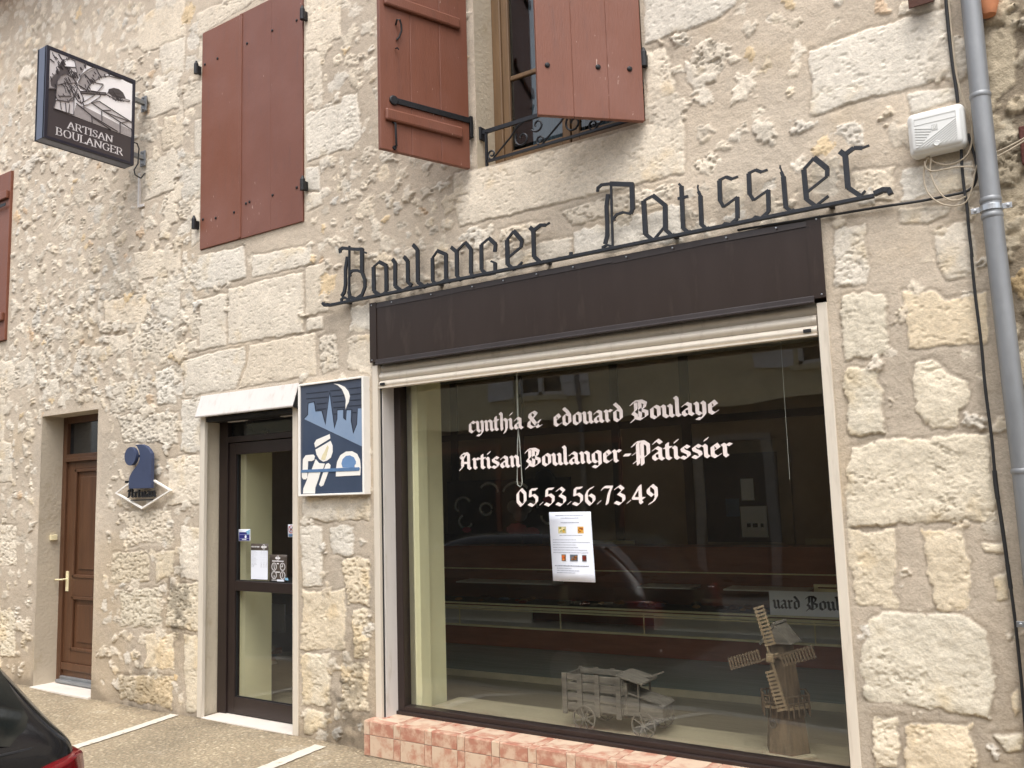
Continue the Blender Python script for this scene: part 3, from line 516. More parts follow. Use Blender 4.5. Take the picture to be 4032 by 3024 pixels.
    V=np.empty((nx,nz,3),np.float32);V[...,0]=X;V[...,1]=-H;V[...,2]=Z
    keep=np.ones((nx-1,nz-1),bool);cx=(xs[1:]+xs[:-1])/2;cz=(zs[1:]+zs[:-1])/2
    for a,b,c,d in openings: keep&=~(((cx>a)&(cx<b))[:,None]&((cz>c)&(cz<d))[None])
    idx=np.arange(nx*nz).reshape(nx,nz)
    F=np.stack([idx[:-1,:-1],idx[1:,:-1],idx[1:,1:],idx[:-1,1:]],-1)[keep]
    me=bpy.data.meshes.new(name)
    me.vertices.add(nx*nz);me.vertices.foreach_set('co',V.reshape(-1))
    nf=len(F);me.loops.add(nf*4);me.loops.foreach_set('vertex_index',F.reshape(-1).astype(np.int32))
    me.polygons.add(nf);me.polygons.foreach_set('loop_start',np.arange(0,nf*4,4,dtype=np.int32))
    try: me.polygons.foreach_set('loop_total',np.full(nf,4,np.int32))
    except Exception: pass
    at_=me.attributes.new('Col','FLOAT_COLOR','POINT')
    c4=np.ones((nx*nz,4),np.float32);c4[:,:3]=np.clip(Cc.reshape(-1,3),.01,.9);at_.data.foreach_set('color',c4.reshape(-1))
    me.update();me.validate()
    me.polygons.foreach_set('use_smooth',np.ones(len(me.polygons),bool))
    return me,(xs,zs,H)
def wall_material(name,bumpk=.35):
    m=bpy.data.materials.new(name);m.use_nodes=True;nt=m.node_tree;N=nt.nodes;K=nt.links.new;b=N['Principled BSDF']
    at=N.new('ShaderNodeAttribute');at.attribute_name='Col'
    tc=N.new('ShaderNodeTexCoord');n1=N.new('ShaderNodeTexNoise');n1.inputs['Scale'].default_value=95;n1.inputs['Detail'].default_value=6;n1.inputs['Roughness'].default_value=.65
    K(tc.outputs['Object'],n1.inputs['Vector'])
    mr=N.new('ShaderNodeMapRange');mr.inputs[1].default_value=.25;mr.inputs[2].default_value=.75;mr.inputs[3].default_value=.82;mr.inputs[4].default_value=1.17
    K(n1.outputs['Fac'],mr.inputs[0])
    n3=N.new('ShaderNodeTexNoise');n3.inputs['Scale'].default_value=30;n3.inputs['Detail'].default_value=5
    K(tc.outputs['Object'],n3.inputs['Vector'])
    lt=N.new('ShaderNodeMapRange');lt.inputs[1].default_value=.24;lt.inputs[2].default_value=.36;lt.inputs[3].default_value=.8;lt.inputs[4].default_value=1  # hollows of the grain darkened, micro-shadow painted into the colour
    K(n3.outputs['Fac'],lt.inputs[0])
    mm=N.new('ShaderNodeMath');mm.operation='MULTIPLY';K(mr.outputs[0],mm.inputs[0]);K(lt.outputs[0],mm.inputs[1])
    vm=N.new('ShaderNodeVectorMath');vm.operation='SCALE';K(at.outputs['Color'],vm.inputs[0]);K(mm.outputs[0],vm.inputs['Scale'])
    K(vm.outputs[0],b.inputs['Base Color']);b.inputs['Roughness'].default_value=.93;b.inputs['Specular IOR Level'].default_value=.2
    ad=N.new('ShaderNodeMath');ad.operation='ADD';K(n1.outputs['Fac'],ad.inputs[0]);K(n3.outputs['Fac'],ad.inputs[1])
    bp=N.new('ShaderNodeBump');bp.inputs['Strength'].default_value=bumpk;bp.inputs['Distance'].default_value=.012
    K(ad.outputs[0],bp.inputs['Height']);K(bp.outputs[0],b.inputs['Normal']);return m
m_stone=wall_material('limestone_rubble');m_rubble2=wall_material('dark_rubble',.5)
def axis(a,b,step,cuts):
    out=[a]
    while out[-1]<b: out.append(out[-1]+step(out[-1]))
    out=np.array(out)
    for c in cuts:
        i=np.argmin(np.abs(out-c));out[i]=c
    return np.unique(out)
OPEN={'shop':(-4.0,-1.06,-.2,2.87),'door':(-5.80,-4.72,-.2,2.40),'side':(-8.14,-7.22,-.2,2.42),
      'window':(-3.10,-1.95,3.60,5.55),'closed':(-5.835,-4.65,3.576,5.41),'far':(-10.2,-8.84,3.22,4.95)}
ops=list(OPEN.values())
xs=axis(-14.0,-.33,lambda x:.0052+.0012*max(0,-x),[v for o in ops for v in o[:2]]+[-14.0])
zs=axis(-.2,7.1,lambda z:.0062 if z<5.6 else .014,[v for o in ops for v in o[2:]])
RUB=[ # x0,x1,z0,z1,rmin,rmax,density,height,gap
 (-14,-5.95,2.35,7.1,.035,.12,55,.001,.74),(-4.62,-3.16,2.95,7.1,.03,.10,60,.001,.76),(-1.95,-.4,2.9,7.1,.03,.13,34,.0,.84),
 (-5.95,-4.62,5.42,7.1,.06,.16,20,.004,.85),(-3.15,-1.95,5.6,7.1,.06,.16,20,.004,.85),
 (-14,-8.25,.05,2.4,.03,.10,42,.003,.8),(-8.2,-5.85,2.3,3.6,.03,.10,50,.003,.75),(-7.08,-5.85,.1,2.3,.03,.09,30,.001,.85),
 (-4.7,-4.02,0,2.45,.025,.06,26,.001,.85),(-4.0,-1.06,2.9,3.1,.03,.06,20,0,.9),(-1.03,-.36,.0,2.9,.02,.05,18,0,.95),(-5.85,-4.65,2.42,3.57,.02,.04,6,0,1)]
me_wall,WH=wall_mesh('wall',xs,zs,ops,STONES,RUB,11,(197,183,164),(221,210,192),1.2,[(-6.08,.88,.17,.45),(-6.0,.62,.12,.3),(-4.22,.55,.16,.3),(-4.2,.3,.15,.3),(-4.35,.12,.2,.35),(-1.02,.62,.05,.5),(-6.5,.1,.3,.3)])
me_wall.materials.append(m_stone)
house=thing('bakery_house','old rubble limestone bakery house with red brown shutters and large shop window','building',(0,0,0))
def ch(o,p=house):  # keep world placement under the house Empty
    o.parent=p
    return o
def place(m,name,mat,parent=None,label=None,split=False,**k):
    if split: return [place(q,name,mat,parent,label,**k) for q in m.islands()][0]
    o=m.build(name,mat,None,**k)
    if parent is None: ch(o)
    else: o.parent=parent
    if label:o['label']=label
    return o
w=bpy.data.objects.new('wall',me_wall);COL.objects.link(w);ch(w)
# reveals: side faces of the openings follow the displaced arris
def reveal(key,depth,mat,sides='LRTB'):
    a,b,c,d=OPEN[key];X,Z,H=WH;m=M()
    ia,ib=[int(np.argmin(np.abs(X-v))) for v in(a,b)];ja,jb=[int(np.argmin(np.abs(Z-v))) for v in(c,d)]
    def strip(cells):
        n=len(cells);vs=[(X[i],-H[i,j],Z[j]) for i,j in cells]
        K=4
        for k in range(1,K+1):
            vs+=[(X[i],-H[i,j]+(depth+H[i,j])*k/K+(random.Random(i*991+j*7+k).uniform(-.003,.003) if k<K else 0),Z[j]) for i,j in cells]
        m.add(vs,[(r*n+q,r*n+q+1,(r+1)*n+q+1,(r+1)*n+q) for r in range(K) for q in range(n-1)])
    st=3
    if 'L' in sides: strip([(ia,j) for j in range(ja,jb+1)])
    if 'R' in sides: strip([(ib,j) for j in range(ja,jb+1)])
    if 'T' in sides: strip([(i,jb) for i in range(ia,ib+1)])
    if 'B' in sides: strip([(i,ja) for i in range(ia,ib+1)])
    return place(m,'reveal',mat,smooth=True)
m_rev=pm('reveal_plaster',lin((190,178,158)),.9,0,.12,3,.5,35,stain=lin((172,158,132)))
m_revst=pm('reveal_stone',lin((206,194,172)),.9,0,.14,3,.45,45,stain=lin((186,170,140)))
reveal('shop',.30,m_revst,'LRT');reveal('door',.22,m_revst,'LRT');reveal('side',.26,m_rev,'LRT');reveal('window',.24,m_revst);reveal('closed',.06,m_revst);reveal('far',.1,m_revst)
# neighbour's wall beyond the downpipe
xs2=axis(-.33,1.9,lambda x:.009+.02*max(0,x),[]);zs2=axis(-.2,6.6,lambda z:.009 if z<4.2 else .03,[])
nst=[('r',[(-.31,3.22),(-.19,3.30),(-.17,3.62),(-.3,3.66)]),('r',[(-.3,3.05),(-.22,3.06),(-.21,3.16),(-.3,3.18)]),('r',[(-.31,2.6),(-.15,2.62),(-.1,2.86),(-.3,2.9)]),('r',[(-.3,3.70),(-.1,3.72),(-.1,3.95),(-.3,3.95)])]
me2,_=wall_mesh('wall',xs2,zs2,[],nst,[(-.33,1.9,-.1,6.6,.05,.13,48,.012,.62)],4,(138,126,108),(184,170,146),2.2)
me2.materials.append(m_rubble2)
nb=thing('neighbour_house','darker rough rubble stone house right of the grey downpipe','building',(0,0,0))
o=bpy.data.objects.new('wall',me2);COL.objects.link(o);o.parent=nb;o.location=(0,.03,0)
b=M().box(-.205,-.05,-.012,.1,2.93,3.10).build('brick_patch',m_brick,nb,bevel=.006)
b=M().box(-.33,6,.06,7,-.2,6.6).build('house_body',m_revst,nb)
# ------------------------------------------------------------------ house body, roof and ground
place(M().box(-14,-13.8,.05,8,-.3,7.1).box(-.45,-.35,.52,8,-.2,7.1).box(-14,-.35,7.9,8,-.2,7.1),'side_wall',m_revst)
place(M().box(-14,-.34,.52,8,3.0,3.12),'storey_floor',m_ceil)
rf=M();rf.prism([(-.42,7.02),(4.1,9.6),(8.5,7.02),(8.5,7.14),(4.1,9.75),(-.42,7.14)],-14.2,-.3,lambda u,v,d:(d,u,v));place(rf,'roof',m_tiles)
S_=lambda o:tag(o,kind='structure')
def ground_material():
    m=bpy.data.materials.new('exposed_aggregate');m.use_nodes=True;nt=m.node_tree;N=nt.nodes;K=nt.links.new;b=N['Principled BSDF']
    tc=N.new('ShaderNodeTexCoord')
    v=N.new('ShaderNodeTexVoronoi');v.inputs['Scale'].default_value=46;K(tc.outputs['Object'],v.inputs['Vector'])
    v2=N.new('ShaderNodeTexVoronoi');v2.inputs['Scale'].default_value=95;K(tc.outputs['Object'],v2.inputs['Vector'])
    n=N.new('ShaderNodeTexNoise');n.inputs['Scale'].default_value=1.4;n.inputs['Detail'].default_value=7;K(tc.outputs['Object'],n.inputs['Vector'])
    r=N.new('ShaderNodeValToRGB');e=r.color_ramp.elements;e[0].position=0;e[0].color=(*lin((138,122,98)),1);e[1].position=1;e[1].color=(*lin((222,208,184)),1)
    for p,c in((.3,(180,162,134)),(.55,(164,148,122)),(.8,(198,182,154))):
        q=e.new(p);q.color=(*lin(c),1)
    K(v.outputs['Color'],r.inputs['Fac'])
    r2=N.new('ShaderNodeValToRGB');r2.color_ramp.elements[0].color=(1,1,1,1);r2.color_ramp.elements[1].color=(0,0,0,1);r2.color_ramp.elements[0].position=.30;r2.color_ramp.elements[1].position=.62
    K(v.outputs['Distance'],r2.inputs['Fac'])
    mx=N.new('ShaderNodeMix');mx.data_type='RGBA';mx.inputs[6].default_value=(*lin((152,138,114)),1);K(r2.outputs[0],mx.inputs[0]);K(r.outputs[0],mx.inputs[7])
    mr=N.new('ShaderNodeMapRange');mr.inputs[1].default_value=.3;mr.inputs[2].default_value=.7;mr.inputs[3].default_value=.72;mr.inputs[4].default_value=1.13;K(n.outputs['Fac'],mr.inputs[0])
    sc=N.new('ShaderNodeVectorMath');sc.operation='SCALE';K(mx.outputs[2],sc.inputs[0]);K(mr.outputs[0],sc.inputs['Scale'])
    n4=N.new('ShaderNodeTexNoise');n4.inputs['Scale'].default_value=2.6;n4.inputs['Detail'].default_value=9;n4.inputs['Roughness'].default_value=.75;K(tc.outputs['Object'],n4.inputs['Vector'])
    r4=N.new('ShaderNodeMapRange');r4.inputs[1].default_value=.58;r4.inputs[2].default_value=.72;r4.inputs[3].default_value=0;r4.inputs[4].default_value=.6;K(n4.outputs['Fac'],r4.inputs[0])
    m4=N.new('ShaderNodeMix');m4.data_type='RGBA';K(r4.outputs[0],m4.inputs[0]);K(sc.outputs[0],m4.inputs[6]);m4.inputs[7].default_value=(*lin((190,182,166)),1)
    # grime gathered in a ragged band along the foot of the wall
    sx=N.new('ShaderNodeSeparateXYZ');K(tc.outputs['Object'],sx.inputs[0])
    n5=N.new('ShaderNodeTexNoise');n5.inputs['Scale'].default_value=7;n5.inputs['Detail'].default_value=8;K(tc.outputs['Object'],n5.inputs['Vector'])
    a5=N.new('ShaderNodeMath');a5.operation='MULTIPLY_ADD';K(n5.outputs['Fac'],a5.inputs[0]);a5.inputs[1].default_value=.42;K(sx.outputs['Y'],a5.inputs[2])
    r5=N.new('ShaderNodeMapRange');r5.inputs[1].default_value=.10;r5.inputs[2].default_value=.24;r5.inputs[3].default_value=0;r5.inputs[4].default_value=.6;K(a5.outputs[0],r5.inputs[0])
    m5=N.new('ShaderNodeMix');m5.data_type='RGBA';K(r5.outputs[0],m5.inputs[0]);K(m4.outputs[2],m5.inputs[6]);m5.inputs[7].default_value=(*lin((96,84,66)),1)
    K(m5.outputs[2],b.inputs['Base Color']);b.inputs['Roughness'].default_value=.85
    a=N.new('ShaderNodeMath');a.operation='MULTIPLY_ADD';K(v2.outputs['Distance'],a.inputs[0]);a.inputs[1].default_value=.35;K(v.outputs['Distance'],a.inputs[2])
    bp=N.new('ShaderNodeBump');bp.invert=True;bp.inputs['Strength'].default_value=.9;bp.inputs['Distance'].default_value=.012;K(a.outputs[0],bp.inputs['Height']);K(bp.outputs[0],b.inputs['Normal'])
    return m
m_pave=ground_material()
def sheet(m,x0,x1,y0,y1,z,nx=1,ny=1,fn=None):
    vs=[(x0+(x1-x0)*i/nx,y0+(y1-y0)*j/ny,z+(fn(x0+(x1-x0)*i/nx,y0+(y1-y0)*j/ny) if fn else 0)) for i in range(nx+1) for j in range(ny+1)]
    return m.add(vs,[(i*(ny+1)+j,(i+1)*(ny+1)+j,(i+1)*(ny+1)+j+1,i*(ny+1)+j+1) for i in range(nx) for j in range(ny)])
S_(sheet(M(),-60,60,-60,60,-.30).build('ground',m_asph))
S_(sheet(M(),-60,60,-7.3,-2.0,-.285).build('road',m_asph))
def und(x,y): return -.17*max(0,-(y+1.2))+.004*math.sin(x*2.1+y)+.003*math.sin(x*5.3+1)+.003*math.sin(y*4+x)
S_(sheet(M(),-18,6,-1.96,.3,0,190,34,und).build('pavement',m_pave))
S_(M().box(-18,6,-2.09,-1.962,-.4,-.128).build('kerb',m_kerb,bevel=.012))
S_(M().box(-30,20,-9.3,-7.3,-.3,-.15).build('far_pavement',m_kerb))
for (x0,y0,x1,y1,wd) in((-6.04,-.03,-5.68,-1.95,.095),(-4.405,-.10,-4.23,-1.95,.095),(-2.75,-.1,-2.75,-1.95,.095)):
    m=M();n=90
    for i in range(n):
        a=i/n;b=(i+1)/n
        p=[(x0+(x1-x0)*t+s*wd/2+.0022*math.sin(t*151+s*2)+.002*math.sin(t*67+s),y0+(y1-y0)*t) for t,s in((a,-1),(a,1),(b,1),(b,-1))]
        m.add([(q[0],q[1],und(*q)+.006) for q in p],[(0,1,2,3)])
    S_(m.build('paving_strip',m_strip))
# ------------------------------------------------------------------ shop window
win=thing('display_window',None,None,(0,0,0));ch(win)
win['label']='large shop window with dark frame and cream blackletter writing'
GY=.165
fr=M()
fr.box(-3.975,-3.885,.13,.20,.205,2.47).box(-1.12,-1.075,.13,.20,.205,2.47).box(-3.885,-1.12,.13,.20,.205,.262).box(-3.885,-1.12,.13,.20,2.42,2.47)
fr.box(-3.97,-1.08,.112,.131,.205,.232)
place(fr,'frame',m_alu,win,bevel=.004)
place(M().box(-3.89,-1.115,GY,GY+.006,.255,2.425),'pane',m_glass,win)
cl=M().box(-4.0,-3.952,-.012,.128,.205,2.455).box(-1.108,-1.06,-.012,.128,.205,2.455)
place(cl,'guide_rail',m_beige,win,split=True,bevel=.004)
place(M().box(-3.952,-3.945,.012,.020,.205,2.3).box(-1.115,-1.108,.012,.020,.205,2.3),'rail_seal',m_gasket,win,split=True)
place(M().box(-3.9515,-3.938,.021,.129,.205,2.42),'side_lining',m_white,win,split=True)
# curtain of the rolled-up shutter
rs=M()
for z0,z1,d in((2.404,2.462,.006),(2.352,2.402,-.012),(2.306,2.350,-.014)):
    n=7;pts=[(d+.022-.016*math.sin(PI*i/n),z0+(z1-z0)*i/n) for i in range(n+1)]+[(d+.04,z1),(d+.04,z0)]
    rs.prism(pts,-3.945,-1.115,lambda u,v,dd:(dd,u,v))
rs.box(-3.945,-1.115,-.012,.04,2.300,2.309)
rsh=place(rs,'rolling_shutter',m_beige,win,smooth=True)
st=M()
for x in(-3.91,-1.16): st.box(x-.018,x+.018,-.016,.02,2.318,2.334)
place(st,'shutter_stop',m_black,rsh,split=True)
# fascia panel
fa=M().box(-4.0,-1.06,-.022,.2,2.475,2.872)
fas=place(fa,'fascia',m_dark,win,bevel=.003)
tr=M().box(-3.945,-1.11,-.040,-.0215,2.452,2.487).box(-3.945,-1.11,-.047,-.038,2.452,2.462)
place(tr,'drip_trim',m_trim,fas,bevel=.003)
ed=M().box(-4.004,-3.945,-.027,-.0225,2.475,2.876).box(-1.125,-1.056,-.027,-.0225,2.475,2.876)
rnd=random.Random(3);x=-3.945
while x<-1.13:
    L_=min(-1.125-x,rnd.uniform(.35,.6));ed.add([(x,-.0225,2.872),(x+L_,-.0225,2.872),(x+L_,-.0245-rnd.uniform(0,.003),2.835+rnd.uniform(-.006,.006)),(x,-.024-rnd.uniform(0,.003),2.835+rnd.uniform(-.006,.006))],[(0,1,2,3)]);x+=L_
place(ed,'edge_strip',m_dark,fas,split=True)
sc=M();x=-3.8
while x<-1.1: sc.lathe((x,-.034,2.853),[(.005,0),(.004,-.003),(0.001,-.0035)],8,'y');x+=rnd.uniform(.22,.34)
for p in((-3.985,2.49),(-3.985,2.86),(-1.075,2.49),(-1.075,2.86)): sc.lathe((p[0],-.027,p[1]),[(.005,0),(.004,-.003),(.001,-.0035)],8,'y')
place(sc,'screw_head',m_steel,fas,split=True)
# tiled sill
m_tr=pm('red_marbled_tile',lin((178,124,104)),.3,0,.12,10,stain=lin((208,178,154)),sp=.41);m_tp=pm('pale_marbled_tile',lin((208,184,160)),.3,0,.08,10,stain=lin((186,134,112)),sp=.38)
m_grout=pm('grey_grout',lin((186,170,154)),.9,0,.1)
sl=M().box(-4.02,-1.03,-.094,.205,-.1,.206)
sil=place(sl,'window_sill',m_grout,win)
g=.0035;trd=M();tpl=M();x=-4.022;i=0
while x<-1.05:
    P=.245;nw=.055 if i else .05
    P=min(P,-1.03-x)
    for (a,b,kind) in((x,x+nw,0),(x+nw,x+P,1)):
        if b-a<.02:continue
        for z0,z1,odd in((.003,.128,1),(.128,.206,0)):
            (trd if (kind^odd) else tpl).box(a+g/2,b-g/2,-.100,-.0935,z0+g/2,z1-g/2+(.0035 if z1>.2 else 0))
        for y0,y1,odd in((-.0965,-.05,0),(-.05,.112,1)):
            (trd if (kind^odd) else tpl).box(a+g/2,b-g/2,y0+g/2,y1-g/2,.2055,.2115)
    x+=P;i+=1
for y0,y1,odd in((-.0935,-.03,0),(-.03,.06,1)):
    for z0,z1,o2 in((.003,.128,1),(.128,.206,0)): (trd if odd^o2 else tpl).box(-4.026,-4.0195,y0+g/2,y1-g/2,z0+g/2,z1-g/2)
place(trd,'red_tile',m_tr,sil,bevel=.0012,seg=1);place(tpl,'pale_tile',m_tp,sil,bevel=.0012,seg=1)
for n_ in('red_tile','pale_tile'): bpy.data.objects[n_]['kind']='stuff'
# ------------------------------------------------------------------ shop door
dr=thing('shop_door',None,None);ch(dr);dr['label']='brown aluminium glazed shop door under a white roller box'
f=M();Y0,Y1=.165,.215
f.box(-5.785,-5.685,Y0-.012,Y1+.01,.012,2.24).box(-4.80,-4.72,Y0-.012,Y1+.01,.012,2.24).box(-5.685,-4.80,Y0-.012,Y1+.01,2.045,2.09).box(-5.685,-4.80,Y0-.012,Y1+.01,2.2,2.24)
place(f,'frame',m_alu,dr,bevel=.003)
lf=M().box(-5.68,-5.60,Y0,Y1,.02,2.04).box(-4.90,-4.805,Y0,Y1,.02,2.04).box(-5.6,-4.9,Y0,Y1,.02,.14).box(-5.6,-4.9,Y0,Y1,.918,.992).box(-5.6,-4.9,Y0,Y1,1.95,2.04)
leaf=place(lf,'leaf',m_alu,dr,bevel=.004)
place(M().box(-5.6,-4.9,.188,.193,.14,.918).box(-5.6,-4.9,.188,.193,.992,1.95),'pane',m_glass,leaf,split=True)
place(M().box(-5.6,-5.592,.178,.19,.14,.918).box(-5.6,-5.592,.178,.19,.992,1.95).box(-5.592,-4.9,.178,.19,.992,.998).box(-5.592,-4.9,.178,.19,.14,.146),'glazing_bead',m_gasket,leaf)
place(M().tube([(-4.86,.165,.96),(-4.86,.12,.96),(-4.86,.11,.98),(-4.86,.11,1.28),(-4.86,.12,1.3),(-4.86,.165,1.3)],.011,10),'handle',m_alu,leaf,smooth=True)
place(M().box(-5.685,-4.80,.19,.195,2.09,2.2),'transom_pane',m_oppdark,dr)
place(M().box(-5.803,-5.750,-.012,.018,.008,2.26).box(-4.768,-4.717,-.012,.018,.008,2.26),'guide_rail',m_beige,dr,split=True,bevel=.003)
hd=M();hd.prism([(-.004,2.405),(.05,2.405),(.05,2.25),(-.062,2.236),(-.066,2.246),(-.012,2.41)],-5.80,-4.705,lambda u,v,d:(d,u,v))
hood=place(hd,'roller_box',m_white,dr,bevel=.003)
place(M().prism([(-.002,2.412),(.052,2.412),(.052,2.2),(-.055,2.232),(-.068,2.24)],-4.704,-4.697,lambda u,v,d:(d,u,v)).box(-5.78,-4.72,.0,.14,2.205,2.235),'end_cap',m_gasket,hood)
pt=M();x=-5.76
for k in range(4):
    xe=min(-4.72,x+.30);pt.box(x+.002,xe-.002,-.01,.18,-.05,.012+.0005*k);x=xe
place(pt,'doorstep',m_step,dr,bevel=.002)
# transom blind brackets seen over the door
place(M().box(-5.65,-5.45,.12,.16,2.2,2.235).box(-5.05,-4.83,.12,.16,2.2,2.235),'shutter_slat',m_white,dr,split=True,bevel=.005)
# ------------------------------------------------------------------ brown side door
bd=thing('side_door',None,None);ch(bd);bd['label']='narrow varnished wooden side door in a deep plaster reveal'
f=M().box(-8.14,-8.075,.2,.27,.02,2.42).box(-7.29,-7.22,.2,.27,.02,2.42).box(-8.075,-7.29,.2,.27,2.36,2.42).box(-8.075,-7.29,.2,.27,2.01,2.07).box(-8.09,-7.27,.185,.2,2.0,2.035)
place(f,'frame',m_oak,bd,bevel=.004)
lf=M().box(-8.075,-7.945,.22,.26,.19,2.005).box(-7.42,-7.29,.22,.26,.19,2.005)
lf.box(-7.945,-7.42,.22,.26,1.93,2.005).box(-7.945,-7.42,.22,.26,.78,.945).box(-7.945,-7.42,.22,.26,.19,.30)
lf.box(-7.945,-7.42,.235,.25,.2,1.95)
for z0,z1 in((.30,.78),(.945,1.93)):
    for a,b,c,d in((-7.945,-7.42,z1-.028,z1),(-7.945,-7.42,z0,z0+.028),(-7.945,-7.917,z0,z1),(-7.448,-7.42,z0,z1)):
        lf.box(a,b,.212,.2345,c,d)
    lf.box(-7.87,-7.495,.226,.2355,z0+.075,z1-.075)
lf.box(-8.075,-7.29,.205,.26,.125,.189).box(-8.075,-7.29,.222,.26,.03,.125)
leaf=place(lf,'leaf',m_oak,bd,bevel=.006)
hn=M().box(-8.045,-8.005,.211,.221,.82,1.0).tube([(-8.025,.215,.93),(-8.025,.165,.93),(-8.035,.155,.93),(-8.12,.155,.925)],.008,8)
place(hn,'handle',m_brass,leaf,bevel=.002)
place(M().box(-8.08,-7.285,.16,.22,.02,.045).box(-8.08,-7.285,.2,.24,.045,.07),'threshold',m_zinc,bd,bevel=.004)
place(M().box(-8.075,-7.29,.235,.24,2.07,2.36),'transom_pane',m_oppdark,bd)
place(M().box(-8.14,-7.22,-.035,.2,-.03,.012),'doorstep',m_step,bd,bevel=.004)
b=M().box(-8.139,-8.11,.10,.16,1.285,1.335);place(b,'bell_push',m_brass,bd,bevel=.003)
# ------------------------------------------------------------------ upper windows and shutters
def board_leaf(wd,h0,h1,n,th=.03,gap=.0009):
    m=M();x=0
    for i in range(n):
        b=wd*(i+1)/n;m.box(x+gap/2,b-gap/2,0,th,h0,h1);x=b
    m.box(.01,wd-.01,.003,th-.003,h0+.004,h1-.004)
    return m
def local(name,label,loc,rz=0,parent=house):
    e=bpy.data.objects.new(name,None);COL.objects.link(e);e.location=loc;e.rotation_euler=(0,0,rz);e.parent=parent
    if label:e['label']=label
    return e
def studs(pts,r=.011,y=-.001):
    m=M()
    for x,z in pts:m.lathe((x,y,z),[(r,0),(r*.9,-r*.35),(r*.5,-r*.6),(.0005,-r*.7)],10,'y')
    return m
def pintle(m,x,z):
    m.box(x-.012,x+.012,-.03,.01,z-.045,z+.02).lathe((x,-.032,z),[(.019,-.05),(.019,.03),(.012,.045),(.006,.06)],10)
# closed pair
cw=thing('shutter',None,None);ch(cw);cw.location=(-5.835,-.016,0);cw['label']='closed pair of faded red brown board shutters with hinge pins'
lw=.485
place(board_leaf(lw,3.58,5.40,1),'leaf',m_red,cw,bevel=.004)
b=place(board_leaf(1.18-lw-.006,3.576,5.405,2,gap=.0006),'leaf',m_red2,cw,bevel=.004);b.location=(lw+.006,0,0)
place(M().box(lw-.012,lw+.018,-.008,.01,3.585,5.40),'cover_strip',m_red,cw,bevel=.004)
place(studs([(.04,5.12),(.20,5.12),(.04,3.82),(.20,3.80),(.42,3.80),(.56,5.13),(.85,5.14),(1.12,5.13),(.56,3.84),(.86,3.84),(1.12,3.84),(.60,3.845)]),'stud',m_black,cw,split=True)
for x,z in((-.03,5.10),(-.032,3.80),(1.215,5.14),(1.215,3.84)):
    m=M();pintle(m,x,z);place(m,'hinge_pin',m_black,cw)
# far left pair, only its edge in view
fw=thing('shutter',None,None);ch(fw);fw.location=(-10.2,-.03,0);fw['label']='red brown board shutter at the left edge above the side door'
place(board_leaf(.68,3.225,4.945,3),'leaf',m_red,fw,bevel=.004);b=place(board_leaf(.67,3.225,4.945,3),'leaf',m_red,fw,bevel=.004);b.location=(.69,0,0)
place(M().box(.7,1.34,-.03,-.001,4.66,4.74).box(.7,1.34,-.03,-.001,3.42,3.5),'batten',m_red,fw,split=True,bevel=.006)
place(M().box(1.0,1.345,-.036,-.0305,4.575,4.605),'strap_hinge',m_black,fw)
# open leaves of the middle window
def open_leaf(label,loc,rz,wd,z0,z1,mat,inner_sign):
    e=local('shutter',label,loc,rz)
    place(board_leaf(wd,z0,z1,3),'leaf',mat,e,bevel=.004)
    return e
A0=math.atan2(-.589,-.208);sl_=open_leaf('open left shutter leaf showing its battens and black strap hinge',(-3.160,-.025,0),A0,.625,3.60,5.52,m_red,1)
# the visible (inner) face of the left leaf looks towards +x
bt=M()
for z in(3.775,4.492,5.2): bt.box(.06,.597,.0305,.054,z,z+.074)
place(bt,'batten',m_red,sl_,split=True,bevel=.012)
place(M().box(-.01,.53,.031,.040,3.893,3.929).lathe((.535,.031,3.911),[(.03,0),(.03,.008),(.024,.012)],16,'y').box(-.02,.0,.0,.045,3.80,3.94),'strap_hinge',m_black,sl_,bevel=.002)
hk=M();hk2=M();hk.tube([(.515,.034,4.39),(.52,.06,4.41),(.505,.065,4.412),(.492,.06,4.385),(.488,.055,4.35),(.50,.045,4.31),(.512,.036,4.295)],.006,6);hk2.tube([(.535,.034,3.77),(.535,.05,3.765),(.535,.055,3.645),(.53,.05,3.63),(.535,.034,3.625)],.007,6)
hk2.lathe((.535,.031,3.78),[(.014,0),(.012,.01)],8,'y').lathe((.535,.031,3.62),[(.014,0),(.012,.01)],8,'y');hk.tube([(.518,.034,4.24),(.518,.055,4.235),(.508,.055,4.225)],.004,6)
place(hk,'hook',m_black,sl_,smooth=True);place(hk2,'latch',m_black,sl_,smooth=True)
A1=math.atan2(-.426,-.412);sr=open_leaf('open right shutter leaf with black studs, half covering the window',(-1.955,-.028,0),A1,.597,3.58,5.52,m_red,-1)
st=M()
for u,z in((.074,3.874),(.254,3.872),(.538,3.862),(.07,5.2),(.24,5.2),(.535,5.2)): st.lathe((u,.0305,z),[(.015,0),(.014,.005),(.008,.009),(.001,.010)],12,'y')
place(st,'stud',m_black,sr,split=True)
m=M();pintle(m,-1.93,3.95);place(m,'hinge_pin',m_black)
